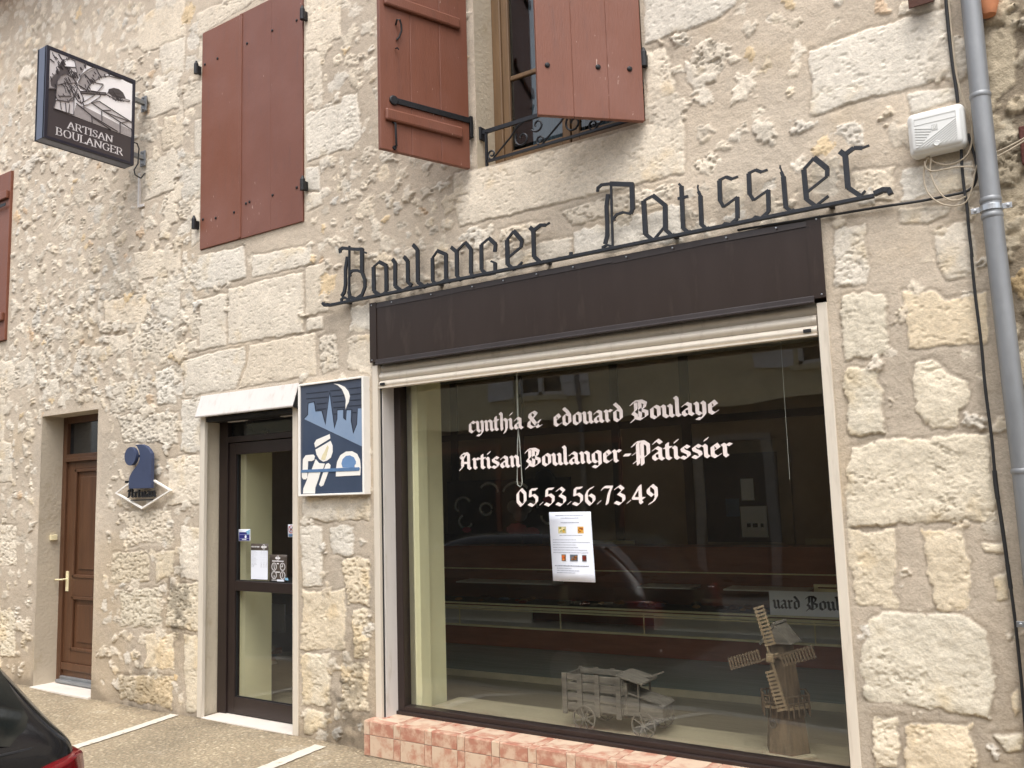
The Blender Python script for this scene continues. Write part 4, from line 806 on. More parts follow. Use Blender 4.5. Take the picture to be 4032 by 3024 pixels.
# the window itself
wn=thing('window',None,None);ch(wn);wn['label']='tall casement window with ochre wooden frame and iron rail'
f=M().box(-3.10,-3.03,.19,.25,3.60,5.55).box(-2.05,-1.95,.19,.25,3.60,5.55).box(-3.03,-2.05,.19,.25,3.60,3.68).box(-3.03,-2.05,.19,.25,5.48,5.55)
place(f,'frame',m_frame,wn,bevel=.008)
for x0,x1 in((-3.03,-2.545),(-2.535,-2.05)):
    s=M().box(x0,x0+.055,.20,.24,3.68,5.48).box(x1-.055,x1,.20,.24,3.68,5.48).box(x0+.055,x1-.055,.20,.24,3.68,3.75).box(x0+.055,x1-.055,.20,.24,5.42,5.48)
    for z in(4.235,4.83): s.box(x0+.055,x1-.055,.205,.235,z-.015,z+.015)
    so=place(s,'sash',m_frame,wn,bevel=.006)
    place(M().box(x0+.05,x1-.05,.218,.222,3.74,5.43),'pane',m_uglass,so)
ir=M().box(-3.10,-1.95,.035,.05,3.835,3.86).box(-3.06,-1.99,.035,.05,3.645,3.66)
ir.box(-3.10,-3.085,.02,.07,3.80,3.88)
def spiral(cx,cz,r0,turns,a0,n=22,flip=1):
    return [(cx+flip*r0*(1-.72*t/n)*math.cos(a0+turns*2*PI*t/n),.042,cz+r0*(1-.72*t/n)*math.sin(a0+turns*2*PI*t/n)) for t in range(n+1)]
for x0 in(-2.96,-2.6,-2.24):
    ir.tube([(x0-.05,.042,3.66),(x0+.0,.042,3.70),(x0+.08,.042,3.76),(x0+.14,.042,3.82),(x0+.2,.042,3.84)],.006,6)
    ir.tube(spiral(x0+.17,3.735,.055,1.1,2.4),.006,6);ir.tube(spiral(x0-.06,3.69,.03,1.1,-1,flip=-1),.006,6);ir.tube(spiral(x0+.28,3.79,.045,1.0,3.6),.006,6)
for x in(-3.06,-1.99): ir.box(x-.007,x+.007,.035,.05,3.60,3.84)
place(ir,'guard_rail',m_iron,wn)
cu=M();n=60
cv=[]
for i in range(n+1):
    x=-2.9+.38*i/n;cv.append((x,.34+.012*math.sin(i*1.3)))
for x,y in cv: cu.v+= [(x,y,3.6),(x,y,5.55)]
cu.f=[(2*i,2*i+2,2*i+3,2*i+1) for i in range(n)]
m_curt=pm('grey_net_curtain',lin((200,204,208)),.9,0,.1,4)
place(cu,'curtain',m_curt,wn,smooth=True)
c2=M()
for i in range(n+1):
    x=-2.45+.45*i/n;y=.34+.012*math.sin(i*1.3+1);c2.v+=[(x,y,3.6),(x,y,5.55)]
c2.f=[(2*i,2*i+2,2*i+3,2*i+1) for i in range(n)]
place(c2,'curtain',m_curt,wn,smooth=True)
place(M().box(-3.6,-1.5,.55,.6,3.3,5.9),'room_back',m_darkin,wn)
# ------------------------------------------------------------------ iron lettering over the shop
il=thing('iron_lettering','black iron blackletter words Boulanger Patissier on a bar over the window','sign',(-2.5,-.05,2.9))
def off(o,p): o.parent=p;o.location=-Vector(p.location)
rl=M().box(-4.36,-.80,-.064,-.040,2.900,2.919)
rl.stroke([(-4.36,2.917),(-4.395,2.917),(-4.415,2.935)],.022,-.064,-.04);rl.stroke([(-.80,2.918),(-.76,2.928),(-.735,2.922),(-.728,2.90)],.024,-.066,-.04)
for x in(-4.2,-3.4,-2.6,-1.8,-1.0): rl.box(x-.012,x+.012,-.03,.03,2.902,2.93)
o=rl.build('rail',m_iron,None,bevel=.002);off(o,il)
for gi,gl in enumerate(IRON):
    m=M()
    for k,(wd,pts) in enumerate(gl):
        z=.0003*(k%5)
        if len(pts)==2: # short flat bars run on a little into each other
            m.stroke(pts,wd*1.42,-.060-z,-.048+z)
        else:
            tot=len(pts)-1
            m.stroke(pts,wd*1.42,-.060-z,-.048+z)
    if gi==0 or gi==10: pass
    o=m.build('letter',m_iron,None);off(o,il)
# ------------------------------------------------------------------ enamel sign by the door
es=thing('painted_sign','blue and white painted sign of a baker at an oven under a moonlit town','sign',(-4.34,-.03,1.62))
def sgn(m,name,mat,**k):
    o=m.build(name,mat,None,**k);off(o,es);return o
X0,X1,Z0,Z1=-4.650,-4.036,1.616,2.384
sgn(M().box(X0,X1,-.052,.02,Z0,Z1),'board',m_slate)
fw_=.013
sgn(M().box(X0-.004,X0+fw_,-.064,.02,Z0-.004,Z1+.004).box(X1-fw_,X1+.004,-.064,.02,Z0-.004,Z1+.004).box(X0+fw_,X1-fw_,-.064,.02,Z0-.004,Z0+fw_*.7).box(X0+fw_,X1-fw_,-.064,.02,Z1-fw_*.7,Z1+.004),'frame',m_ewhite,bevel=.003)
cmap={'n':(m_navy,1),'l':(m_lblue,2),'w':(m_ewhite,3),'y':(m_ey,4),'m':(m_mblue,4),'t':(m_tblue,5)}
wn_=['moon','baker_hat','baker_face','upper_arm','elbow','shoulder','apron','hand','forearm','oven_arch']
nm={'n':'foreground','l':'skyline','w':'white_figure','y':'stain','m':'loaf','t':'peel'}
for key in 'nlwymt':
    m=M();wi=0
    for c,p in BLUE:
        if c==key:
            q=[(min(max(a,X0+fw_),X1-fw_),min(max(b_,Z0+fw_*.7),Z1-fw_*.7)) for a,b_ in p]
            if key=='w': sgn(M().prism(q,-.052-.0012*3,-.0515),wn_[wi],m_ewhite);wi+=1
            else: m.prism(q,-.052-.0012*cmap[key][1],-.0515)
    if m.v: sgn(m,nm[key],cmap[key][0])
for p in BLINES: sgn(M().stroke(p,.0055,-.0535,-.0515),'groove',m_outl)
m=M()
for c,p in BLUE:
    if c=='l': m.stroke([q for q in p if q[0]<X1-.03],.006,-.0552,-.0515)
sgn(m,'skyline_groove',m_outl)
# ------------------------------------------------------------------ scroll shaped mill sign
ms=thing('scroll_sign','dark blue scroll sign over a white diamond with black lettering','sign',(-6.5,-.03,1.5))
def sg2(m,name,mat,**k):
    o=m.build(name,mat,None,**k);off(o,ms);return o
sc=dict()
for c,p in SCROLL: sc.setdefault(c,p)
m_scr=pm('blue_painted_metal',lin((62,72,100)),.5,.1,.08,8,stain=lin((56,64,92)))
sg2(M().prism(sc['n'],-.075,-.045),'scroll',m_scr,bevel=.002)
d=sc['d'];cx=(d[0][0]+d[1][0])/2;cz=(d[2][1]+d[3][1])/2;rx=abs(d[1][0]-d[0][0])/2;rz=abs(d[2][1]-d[3][1])/2
sg2(M().prism([(cx+rx*math.cos(2*PI*k/40),cz+rz*math.sin(2*PI*k/40)) for k in range(40)],-.095,-.065),'disc',m_scr,bevel=.002)
[sg2(q_,'stay',m_black) for q_ in M().box(cx-.02,cx+.06,-.066,-.03,cz-.01,cz+.01).box(sc['n'][9][0]-.1,sc['n'][9][0]-.08,-.05,.02,sc['n'][9][1]-.05,sc['n'][9][1]-.03).box(sc['n'][9][0]-.05,sc['n'][9][0]-.03,-.05,.02,sc['n'][9][1]+.1,sc['n'][9][1]+.13).islands()]
q=sc['b'];m=M();m.stroke([q[4],q[0],q[1],q[2],q[3]],.013,-.05,-.03);sg2(m,'diamond_outline',m_ewhite)
# ------------------------------------------------------------------ projecting sign
XS=-6.55
hs=thing('hanging_sign','square projecting light box with an engraving of a baker and ARTISAN BOULANGER','sign',(-6.61,0,4.35))
def sg3(m,name,mat,**k):
    o=m.build(name,mat,None,**k);off(o,hs);return o
FX=lambda u,v,d:(XS+d,u,v)
sg3(M().box(XS-.125,XS-.001,-.905,-.150,4.407,5.158),'case',m_hf,bevel=.004)
fm=M()
for a in((-.905,-.878,4.407,5.158),(-.177,-.150,4.407,5.158),(-.878,-.177,4.407,4.43),(-.878,-.177,5.128,5.158)):
    fm.box(XS-.02,XS+.006,*a);fm.box(XS-.131,XS-.105,*a)
sg3(fm,'edge_frame',pm('sign_edge',lin((52,52,64)),.35,.4,.08),bevel=.002)
sg3(M().box(XS-.01,XS+.0005,-.88,-.175,4.42,5.14),'face',m_hb)
km={'l':m_hl,'h':m_hh,'g':m_hg,'d':m_hd,'w':m_hl}
mm_={k:M() for k in km}
for i,(c,p) in enumerate(HANG):
    q=[(min(max(a,-.878),-.177),min(max(b_,4.43),5.128)) for a,b_ in p]
    mm_[c].prism(q,.0002,.0006+.0003*i,FX)
for k,n_ in (('l','light_area'),('h','pale_area'),('g','grey_area'),('d','dark_area'),('w','oven_light')): sg3(mm_[k],n_,km[k])
m=M()
for p in HLINES: m.stroke(p,.0042,.0004,.0096,FX)
rnd=random.Random(9)
for c,p in HANG:
    if c in 'gh' and len(p)>5:
        cy=sum(a for a,_ in p)/len(p);cz_=sum(b_ for _,b_ in p)/len(p)
        for k in range(26):
            t=rnd.random();i=rnd.randrange(len(p));a0=(cy+(p[i][0]-cy)*t*.9,cz_+(p[i][1]-cz_)*t*.9)
            m.stroke([a0,(a0[0]+rnd.uniform(.006,.02),a0[1]-rnd.uniform(.012,.03))],.0022,.0004,.0093,FX)
for c,p in HANG[8:]: m.stroke(list(p)+[p[0]],.003,.0004,.0094,FX)
sg3(m,'engraved_line',m_hd)['kind']='stuff'
for z in(5.02,4.53):
    bk=M()
    bk.box(XS-.085,XS-.045,-.15,-.02,z-.018,z+.018).box(XS-.10,XS-.03,-.028,-.015,z-.075,z+.06)
    for dz in(-.06,.045): bk.lathe((XS-.065,-.028,z+dz),[(.011,0),(.011,-.01),(.006,-.014)],8,'y')
    sg3(bk,'bracket',m_zinc,bevel=.002)
sg3(M().tube([(XS-.03,-.16,4.62),(XS-.02,-.11,4.62),(XS-.02,-.09,4.58),(XS-.03,-.09,4.45),(XS-.02,-.13,4.38),(XS-.02,-.12,4.34),(XS-.03,-.06,4.33),(XS-.04,-.03,4.37),(XS-.045,-.012,4.39)],.006,8),'lead',m_cabk,smooth=True)
# white conduit below the sign
cd=tag(M().box(-6.685,-6.66,-.022,.0,4.10,4.41).box(-6.672,-6.60,-.02,-.004,4.10,4.125).build('cable_trunking',m_white,bevel=.003),'short white cable trunking under the projecting sign','trunking')
# ------------------------------------------------------------------ utility box, downpipe, cables
ub=thing('utility_box','white plastic utility box with ribbed lid beside the downpipe','utility box',(-.51,-.05,3.06))
def sg4(m,name,mat,**k):
    o=m.build(name,mat,None,**k);off(o,ub);return o
bx=M().box(-.632,-.398,-.085,-.0,3.045,3.245);sg4(bx,'body',m_pvc,bevel=.026,seg=4,smooth=True)
sg4(M().box(-.622,-.408,-.094,-.04,3.055,3.236),'lid',m_pvc,bevel=.022,seg=4,smooth=True)
r=M().box(-.600,-.43,-.0955,-.0935,3.205,3.2065).box(-.600,-.43,-.0955,-.0935,3.178,3.1795).box(-.600,-.5985,-.0955,-.0935,3.178,3.2065).box(-.4315,-.43,-.0955,-.0935,3.178,3.2065)
for k in range(8):
    a=-.600+.0;z=3.165-.0125*k;r.stroke([(-.600,z),(-.600+.075-.009*k,z-.018+.002*k)],.0028,-.0962,-.0935)
for k in range(9):
    r.stroke([(-.595+.019*k,3.074),(-.432,3.170-.0105*k)],.0028,-.0962,-.0935)
r.box(-.531,-.506,-.0958,-.0935,3.140,3.167)
sg4(r,'rib',pm('shaded_plastic',lin((196,196,192)),.5,0,.03))
m=M();m.stroke([(-.527,3.144),(-.527,3.158),(-.519,3.158),(-.519,3.148)],.003,-.0972,-.0955);m.stroke([(-.524,3.146),(-.511,3.163)],.003,-.0974,-.0955);sg4(m,'emblem',m_pvc)
sg4(M().lathe((-.515,-.094,3.077),[(.013,0),(.013,-.004),(.011,-.006),(.011,-.004)],20,'y'),'lock',m_pvc)
dp=thing('downpipe','grey zinc downpipe between the two houses','downpipe',(-.33,-.07,0))
def pipe_x(z): return -.331
PX,PY=-.331,-.075
dpb=M().tube([(PX,PY,7.0),(PX,PY,4.9),(PX,PY,3.25),(PX+.002,PY,2.6),(PX+.018,PY,1.62),(PX+.024,PY,.4),(PX+.024,PY,.02)],.040,28)
o=dpb.build('pipe',m_zinc,None,smooth=True);off(o,dp)
m=M()
for z in(3.25,4.95,1.62,2.78,2.71): m.lathe((PX+(.017 if z<2 else 0),PY,z),[(.0405,-.012),(.0435,-.006),(.0435,.006),(.0405,.012)],28)
for q in m.islands(): o=q.build('joint',m_zinc,None,smooth=True);off(o,dp)
def clamp(z,x):
    m=M().lathe((x,PY,z),[(.0415,-.013),(.0455,-.013),(.0455,.013),(.0415,.013)],28).box(x-.078,x-.04,PY-.004,PY+.002,z-.012,z+.012).box(x+.04,x+.078,PY-.004,PY+.002,z-.012,z+.012)
    for s in(-1,1): m.lathe((x+s*.063,PY-.004,z),[(.007,0),(.007,-.006),(.004,-.007)],8,'y')
    m.cyl((x,PY+.04,z),(x,.02,z),.005)
    o=m.build('pipe_clamp',m_steel,None,bevel=.001);off(o,dp)
clamp(2.745,PX);clamp(1.0,PX+.02);clamp(4.6,PX)
def cable(name,pts,y,r,mat,label,group=None,extra=None):
    # smooth the traced run a little
    P=[Vector((a,y,b_)) for a,b_ in pts]
    for _ in range(2):
        Q=[P[0]]
        for a,b_ in zip(P,P[1:]): Q+= [a*.75+b_*.25,a*.25+b_*.75]
        P=Q+[P[-1]]
    m=M().tube(P,r,8)
    if extra:
        for (a,b_,rr) in extra:
            i=min(range(len(P)),key=lambda k:abs(P[k].z-a));j=min(range(len(P)),key=lambda k:abs(P[k].z-b_))
            if i>j:i,j=j,i
            if j-i>=1:m.tube(P[i:j+1],rr,10)
    return tag(m.build(name,mat,None,smooth=True),label,'cable',group)
cable('power_cable',CAB_BLACK[0],-.03,.0075,m_cabk,'thick black cable running down into the top of the utility box')
cable('power_cable',CAB_BLACK[1][:6]+[(CAB_LONG[0][1][0],CAB_LONG[0][1][1])]+CAB_LONG[0][2:]+[(CAB_LONG[0][-1][0]+.015,.02)],-.032,.0065,m_cabk,'long black cable with a taped joint hanging from the utility box',extra=[(1.62,1.50,.0095),(1.22,1.12,.0085),(1.50,1.22,.0078)])
cable('power_cable',CAB_BLACK[2],-.027,.0065,m_cabk,'black cable leaving the pipe and running left above the shop fascia')
cable('phone_cable',CAB_BEIGE[0],-.036,.004,m_cabw,'thin beige cable clipped beside the pipe above the utility box')
for k in(1,2,3): cable('phone_cable',CAB_BEIGE[k],-.034-.006*k,.0036,m_cabw,('large outer loop of beige cable under the utility box','inner loop of beige cable hanging under the utility box','straight beige cable run crossing under the utility box')[k-1])
for dz in(0,.022): cable('phone_cable',[(-.30,2.995-dz),(-.24,3.01-dz*.7),(-.15,3.045-dz*.4),(.1,3.07-dz)],-.045,.0036,m_cabw,('upper' if not dz else 'lower')+' of two beige cables running right from the downpipe over red brick')
tag(M().box(-.582,-.478,-.075,-.068,3.745,3.792).box(-.582,-.478,-.068,.0,3.785,3.792).build('steel_bracket',m_rust,bevel=.002),'rusty steel angle bracket fixed to the wall at the top edge','bracket')
tag(M().lathe((-.272,-.02,3.62),[(.004,0),(.03,.01),(.045,.06),(.05,.18),(.046,.18)],16).build('terracotta_pot',m_terra,smooth=True),'orange terracotta piece stuck beside the top of the downpipe','pot')
# ------------------------------------------------------------------ pen-drawn lettering
G={ # broad-nib blackletter, x-height 5 units; advance, strokes
'a':(3.3,['.5,3.7 1.3,4.5 2.2,3.9 2.2,1.1 2.9,.5','2.1,2.7 1.2,2.6 .6,2 .6,1.1 1.2,.5 2.1,1.2']),
'b':(3.2,['.2,6.8 .7,6.3 .7,1 1.6,.4 2.4,1.1 2.4,3.8 1.5,4.5 .7,3.8']),
'c':(2.7,['2.2,3.9 1.4,4.5 .6,3.8 .6,1.1 1.4,.4 2.2,1']),
'd':(3.2,['.6,3.8 .6,1.1 1.5,.4 2.4,1.2 2.4,3.8 1.6,5.3 .6,6.5','.6,3.8 1.5,4.4 2.3,3.9']),
'e':(2.8,['.7,2.3 2.1,3.3 1.4,4.5 .6,3.8 .6,1.1 1.4,.4 2.3,1.1']),
'g':(3.2,['.6,3.8 1.5,4.5 2.4,3.9 2.4,-.1 1.5,-1.1 .5,-.6','.6,3.8 .6,1.3 1.4,.6 2.3,1.3']),
'h':(3.2,['.2,6.9 .7,6.3 .7,1.1 .9,.5','.7,3.8 1.6,4.5 2.4,3.8 2.4,.9 1.7,-.7']),
'i':(1.7,['.2,4.4 .7,3.9 .7,1.1 1.3,.5','.7,5.9 1.1,6.5']),
'l':(1.7,['.2,6.9 .7,6.3 .7,1.1 1.3,.5']),
'n':(3.3,['.2,4.4 .7,3.9 .7,1.1 1.1,.6','.7,3.8 1.6,4.5 2.4,3.8 2.4,1.1 3,.5']),
'o':(3.1,['.6,3.8 1.5,4.5 2.4,3.8 2.4,1.1 1.5,.4 .6,1.1 .6,3.8']),
'r':(2.5,['.2,4.4 .7,3.9 .7,1.1 1.2,.5','.7,3.7 1.4,4.4 2.1,4']),
's':(2.8,['2.2,3.9 1.4,4.5 .6,3.8 .8,3 2.1,2.1 2.2,1.2 1.4,.4 .4,1']),
't':(2.1,['.7,5.6 .7,1.1 1.4,.5','.1,4.3 1.6,4.3']),
'u':(3.3,['.2,4.4 .7,3.9 .7,1.1 1.5,.4 2.3,1.1','1.9,4.4 2.4,3.9 2.4,1.1 3,.5']),
'y':(3.2,['.2,4.4 .7,3.9 .7,1.2 1.5,.5 2.4,1.2','1.9,4.5 2.4,3.9 2.4,.4 1.5,-1 .6,-.8']),
'A':(4.4,['.3,5.4 1,6.4 2.3,6.6 3,5.8 3,1.1 3.7,.5','2.1,6.2 .9,4 .9,1.4 .1,.3','.8,2.9 2.9,2.9','.3,5.4 .9,4.6']),
'B':(4.9,['.1,5.6 .9,6.6 2.7,6.7 3.9,5.8 3.5,4.2 2.3,3.7','2.3,3.8 4.1,2.8 4.1,1.4 2.7,.4 1.2,1 .1,-.3','1.3,6.3 1.3,3.8 .5,2.6 1.3,1.9 1.3,1','2.4,6.4 2.4,1']),
'P':(4.9,['.1,5.4 1,6.6 2.8,6.8 4.1,5.6 4.1,2.6 2.9,1.4 1.4,1.9','1.4,6.2 1.4,-.8','2.5,6.4 2.5,-.9','.2,2.6 1.3,3.6','.4,-.2 1.3,.8']),
'&':(4.3,['3.9,.9 3.2,.5 .9,4.6 1.1,5.8 2,6.2 2.7,5.4 2,4.2 .7,2.6 .6,1.2 1.5,.4 2.6,1.1 3.6,2.9']),
'-':(2,['.3,2.6 1.5,2.6']),
'^':(0,['-2.6,5.9 -1.7,7 -.8,5.9']),
'.':(1.6,['.5,.8 1,1.3']),
'0':(4.1,['.8,4.9 2,6.5 3.3,4.9 3.3,2 2,.4 .8,2 .8,4.9']),
'5':(3.9,['3.2,6.3 1.2,6.2 1,3.8 2.2,4.2 3.2,3.2 3.1,1.6 1.9,.3 .5,1']),
'3':(3.7,['.6,5.6 1.8,6.5 2.9,5.4 1.5,3.9 3,2.9 3,1.5 1.8,.3 .4,1']),
'6':(3.9,['2.9,6.3 1.5,5.6 .8,4 .8,1.7 2,.3 3.1,1.6 3.1,2.9 2,3.8 .9,2.9']),
'7':(3.7,['.3,5.5 .9,6.3 3.2,6.3 2.3,4 1.6,.4']),
'4':(4.1,['2.6,6.4 .5,2.5 .7,2.1 3.6,2.1','2.6,6.2 2.6,1 3,.5']),
'9':(3.9,['3.1,4 2,2.9 .9,4 .9,5.2 2,6.4 3.1,5.2 3.1,2.6 2.3,1 1.1,.3']),
}
SER={ # inscriptional capitals, height 7
'A':(6.4,['.6,.3 3,6.8 5.6,.3','1.5,2.6 4.5,2.6','.1,.15 1.4,.15','4.6,.15 6.3,.15']),
'R':(6,['1,.3 1,6.7 3.4,6.7 4.5,5.6 4.4,4.2 3.2,3.4 1,3.4','2.8,3.4 5.4,.3','.3,.15 1.9,.15','.3,6.8 1.2,6.8']),
'T':(5.8,['2.9,.3 2.9,6.6','.3,5.4 .4,6.75 5.4,6.75 5.5,5.4','2.1,.15 3.7,.15']),
'I':(2.6,['1.3,.3 1.3,6.7','.5,.15 2.1,.15','.5,6.8 2.1,6.8']),
'S':(4.8,['4,5.4 3.9,6.3 2.5,6.8 1.1,6.2 .9,4.9 2.2,3.8 3.6,3 4,1.7 3.1,.5 1.9,.2 .7,.7 .6,1.8']),
'N':(6.8,['1.1,.3 1.1,6.7 5.7,.4 5.7,6.7','.4,.15 1.9,.15','.3,6.8 1.4,6.8','4.9,6.8 6.5,6.8']),
'B':(5.6,['1,.3 1,6.7 3.2,6.7 4.2,5.8 4.1,4.4 3,3.7 1,3.7','3,3.7 4.6,2.9 4.7,1.4 3.6,.3 1,.3','.3,.2 1,.2','.3,6.8 1,6.8']),
'O':(6.8,['3.4,6.8 1.5,6.1 .7,3.5 1.5,.9 3.4,.2 5.3,.9 6.1,3.5 5.3,6.1 3.4,6.8']),
'U':(6.4,['1.2,6.7 1.2,2 1.9,.7 3.2,.2 4.6,.6 5.3,2 5.3,6.7','.4,6.8 2,6.8','4.6,6.8 6,6.8']),
'L':(5,['1,6.7 1,.3 4.4,.3 4.6,1.6','.3,6.8 1.8,6.8','.3,.15 1,.15']),
'G':(6.6,['5.4,5.2 5.2,6.3 3.5,6.8 1.6,6.1 .7,3.5 1.5,.9 3.5,.2 5.2,.8 5.3,3','4.5,3.1 6.1,3.1']),
'E':(5.3,['1,.3 1,6.7 4.3,6.7 4.4,5.5','1,3.6 3.4,3.6','1,.3 4.6,.3 4.8,1.6','.3,6.8 1,6.8','.3,.15 1,.15']),
'X':(6,['.8,.3 5,6.7','5.2,.3 .9,6.7']),'D':(6.4,['1,.3 1,6.7 3.4,6.7 5.2,5.5 5.6,3.5 5.1,1.5 3.4,.3 1,.3']),
'P':(5.4,['1,.3 1,6.7 3.4,6.7 4.6,5.7 4.5,4.2 3.3,3.3 1,3.3']),
}
def pen(m,text,font,x0,x1,z0,u,nib,ang,d0,d1,fr=XZ,thick=.14,sx=None):
    tot=sum(font[c][0] if c!=' ' else 2.6 for c in text)
    kx=(x1-x0)/tot;a=R(ang);x=x0;k=0
    nb=[(sa*math.cos(a)*nib/2*kx-sb*math.sin(a)*thick/2*kx,sa*math.sin(a)*nib/2*u+sb*math.cos(a)*thick/2*u) for sa,sb in((1,1),(1,-1),(-1,1),(-1,-1))]
    for c in text:
        if c==' ': x+=2.6*kx;continue
        adv,ss=font[c]
        for s in ss:
            P=[tuple(map(float,q.split(','))) for q in s.split()]
            P=[(x+px*kx,z0+pz*u) for px,pz in P]
            for p,q in zip(P,P[1:]):
                e=.00004*(k%9);k+=1
                m.prism(hull([(p[0]+i,p[1]+j) for i,j in nb]+[(q[0]+i,q[1]+j) for i,j in nb]),d0-e,d1,fr)
        x+=adv*kx
    return m
def vinyl(name,words,z,u,**k):
    for t,a,b in words: pen(M(),t,G,a,b,z,u,1.12,40,GY-.0013,GY-.0003,**k).build(name,m_vinyl,win)
vinyl('lettering',[('cynthia',-3.345,-2.93),('&',-2.905,-2.795),('edouard',-2.717,-2.250),('Boulaye',-2.205,-1.690)],1.972,.0162)
vinyl('lettering',[('Artisan',-3.42,-2.96),('Boulanger',-2.92,-2.275)],1.742,.0162)
m=M()
pen(m,'-',G,-2.268,-2.21,1.742,.0162,1.0,60,GY-.0013,GY-.0003);pen(m,'Pa^tissier',G,-2.207,-1.63,1.742,.0165,1.12,40,GY-.0013,GY-.0003)
m.build('lettering',m_vinyl,win)
m=M();pen(m,'05.53.56.73.49',G,-3.003,-2.060,1.508,.0162,1.15,42,GY-.0013,GY-.0003);m.build('lettering',m_vinyl,win)
# lettering of the scroll sign and the projecting sign
t=sc['t'];zb=(t[0][1]+t[1][1])/2
m=M();ARR=dict(G);pen(m,'Artuan',ARR,t[0][0],t[1][0],zb+.004,.0108,1.0,40,-.058,-.045)
m.box(t[3][0],t[4][0],-.056,-.046,t[3][1]-.005,t[3][1]+.004);sg2(m,'lettering',m_black)
m=M();pen(m,'ARTISAN',SER,-.722,-.338,4.542,.0088,.92,4,.0006,.0014,FX,thick=.34);pen(m,'BOULANGER',SER,-.812,-.246,4.460,.0092,.92,4,.0006,.0014,FX,thick=.34)
sg3(m,'lettering',m_htext)
# ------------------------------------------------------------------ papers and stickers on the glass
def sheet_on(name,label,cat,x0,x1,z0,z1,y,mat,skew=0,group=None):
    e=thing(name,label,cat,((x0+x1)/2,y,z0),0,group)
    nx=10;m=M();n=8;vs=[]
    for j in range(n+1):
        for i in range(3):
            t=j/n;vs.append((x0+(x1-x0)*i/2+skew*(1-t),y+.0012*math.sin(t*7)*(0.6 if i!=1 else 1),z0+(z1-z0)*t))
    m.add(vs,[(j*3+i,j*3+i+1,j*3+i+4,j*3+i+3) for j in range(n) for i in range(2)])
    o=m.build('sheet',mat,None,smooth=True);off(o,e)
    sol=o.modifiers.new('thick','SOLIDIFY');sol.thickness=.0004
    return e
def put_on(e,m,name,mat,**k): o=m.build(name,mat,None,**k);off(o,e);return o
py=GY-.0035
nt=sheet_on('paper_notice','white paper notice with small food photos taped inside the shop glass','notice',-2.768,-2.488,1.078,1.474,py,m_paper,.012)
def txt(m,x0,x1,z,h,y,rnd):
    x=x0
    while x<x1:
        l=rnd.uniform(.003,.012)*(h/.004);m.box(x,min(x+l,x1),y-.0008,y-.0003,z,z+h);x+=l+.0022
rnd=random.Random(21);m=M();yy=py-.0012
for a,b_,z,h in((-2.726,-2.532,1.453,.003),(-2.688,-2.568,1.438,.003),(-2.690,-2.566,1.411,.003),(-2.700,-2.548,1.338,.003)): txt(m,a,b_,z,h,yy,rnd)
for k,l in enumerate((.155,.245,.155,.165,.225,.232)): txt(m,-2.745,-2.745+l,1.313-.0145*k,.0024,yy,rnd)
txt(m,-2.738,-2.512,1.165,.004,yy,rnd)
for k,l in enumerate((.098,.15,.122)): txt(m,-2.726,-2.726+l,1.151-.0125*k,.0026,yy,rnd)
m.box(-2.646,-2.643,yy-.0008,yy-.0003,1.088,1.09)
put_on(nt,m,'text_line',m_ink)['kind']='stuff'
def food(x0,x1,z0,z1,bg,cols,seed):
    m=M().box(x0,x1,yy-.0006,yy-.0001,z0,z1);put_on(nt,m,'photo',pm('photo_bg_%d'%seed,lin(bg),.5))
    rr=random.Random(seed)
    for c in cols:
        m=M()
        for k in range(7):
            cx=rr.uniform(x0+.008,x1-.008);cz=rr.uniform(z0+.008,z1-.008);r=rr.uniform(.003,.008)
            m.prism([(cx+r*math.cos(2*PI*q/9),cz+r*.8*math.sin(2*PI*q/9)) for q in range(9)],yy-.001-.0001*k,yy-.0006)
        o=m.build('food',pm('food_%d_%d_%d'%c,lin(c),.5),None);off(o,nt)
food(-2.708,-2.654,1.351,1.390,(200,190,150),[(214,176,70),(120,130,50),(232,214,160)],1)
food(-2.578,-2.538,1.351,1.390,(214,170,90),[(226,160,50),(150,60,30)],2)
food(-2.692,-2.663,1.194,1.231,(120,100,80),[(220,100,40),(226,130,60)],3)
food(-2.635,-2.584,1.194,1.231,(100,110,120),[(170,110,50),(120,74,34)],4)
food(-2.555,-2.526,1.194,1.229,(90,80,80),[(130,40,26),(96,30,22)],5)
dy=.186
m_bluest=pm('blue_sticker',lin((36,40,120)),.4,0,.05);m_skyst=pm('pale_blue_sticker',lin((140,190,220)),.4,0,.05);m_redst=pm('red_ring',lin((190,80,84)),.4,0,.05)
e=sheet_on('sticker','square blue and white card payment sticker on the shop door glass','sticker',-5.587,-5.452,1.288,1.378,dy,m_paper)
m=M().box(-5.579,-5.460,dy-.0022,dy-.0015,1.293,1.356);put_on(e,m,'panel',m_bluest)
m=M().box(-5.572,-5.468,dy-.0028,dy-.0021,1.337,1.3385).box(-5.572,-5.468,dy-.0028,dy-.0021,1.308,1.3095).box(-5.545,-5.495,dy-.0028,dy-.0021,1.298,1.304).prism([(-5.503+.011*math.cos(2*PI*k/16),1.322+.012*math.sin(2*PI*k/16)) for k in range(16)],dy-.0028,dy-.0021)
put_on(e,m,'marking',m_paper)
put_on(e,M().prism([(-5.50,1.362),(-5.455,1.376),(-5.455,1.345),(-5.47,1.338),(-5.485,1.342)],dy-.0029,dy-.0023),'corner',m_skyst)
e=sheet_on('price_list','white bread price list with a dark header on the door glass','price list',-5.443,-5.247,1.003,1.272,dy,m_darkin)
put_on(e,M().box(-5.440,-5.253,dy-.0022,dy-.0015,1.008,1.221),'list_paper',m_paper)
m=M();pen(m,'PRIX DU PAIN',SER,-5.438,-5.348,1.243,.0014,.9,10,dy-.0024,dy-.0015,thick=.5)
cx,cz=-5.297,1.247
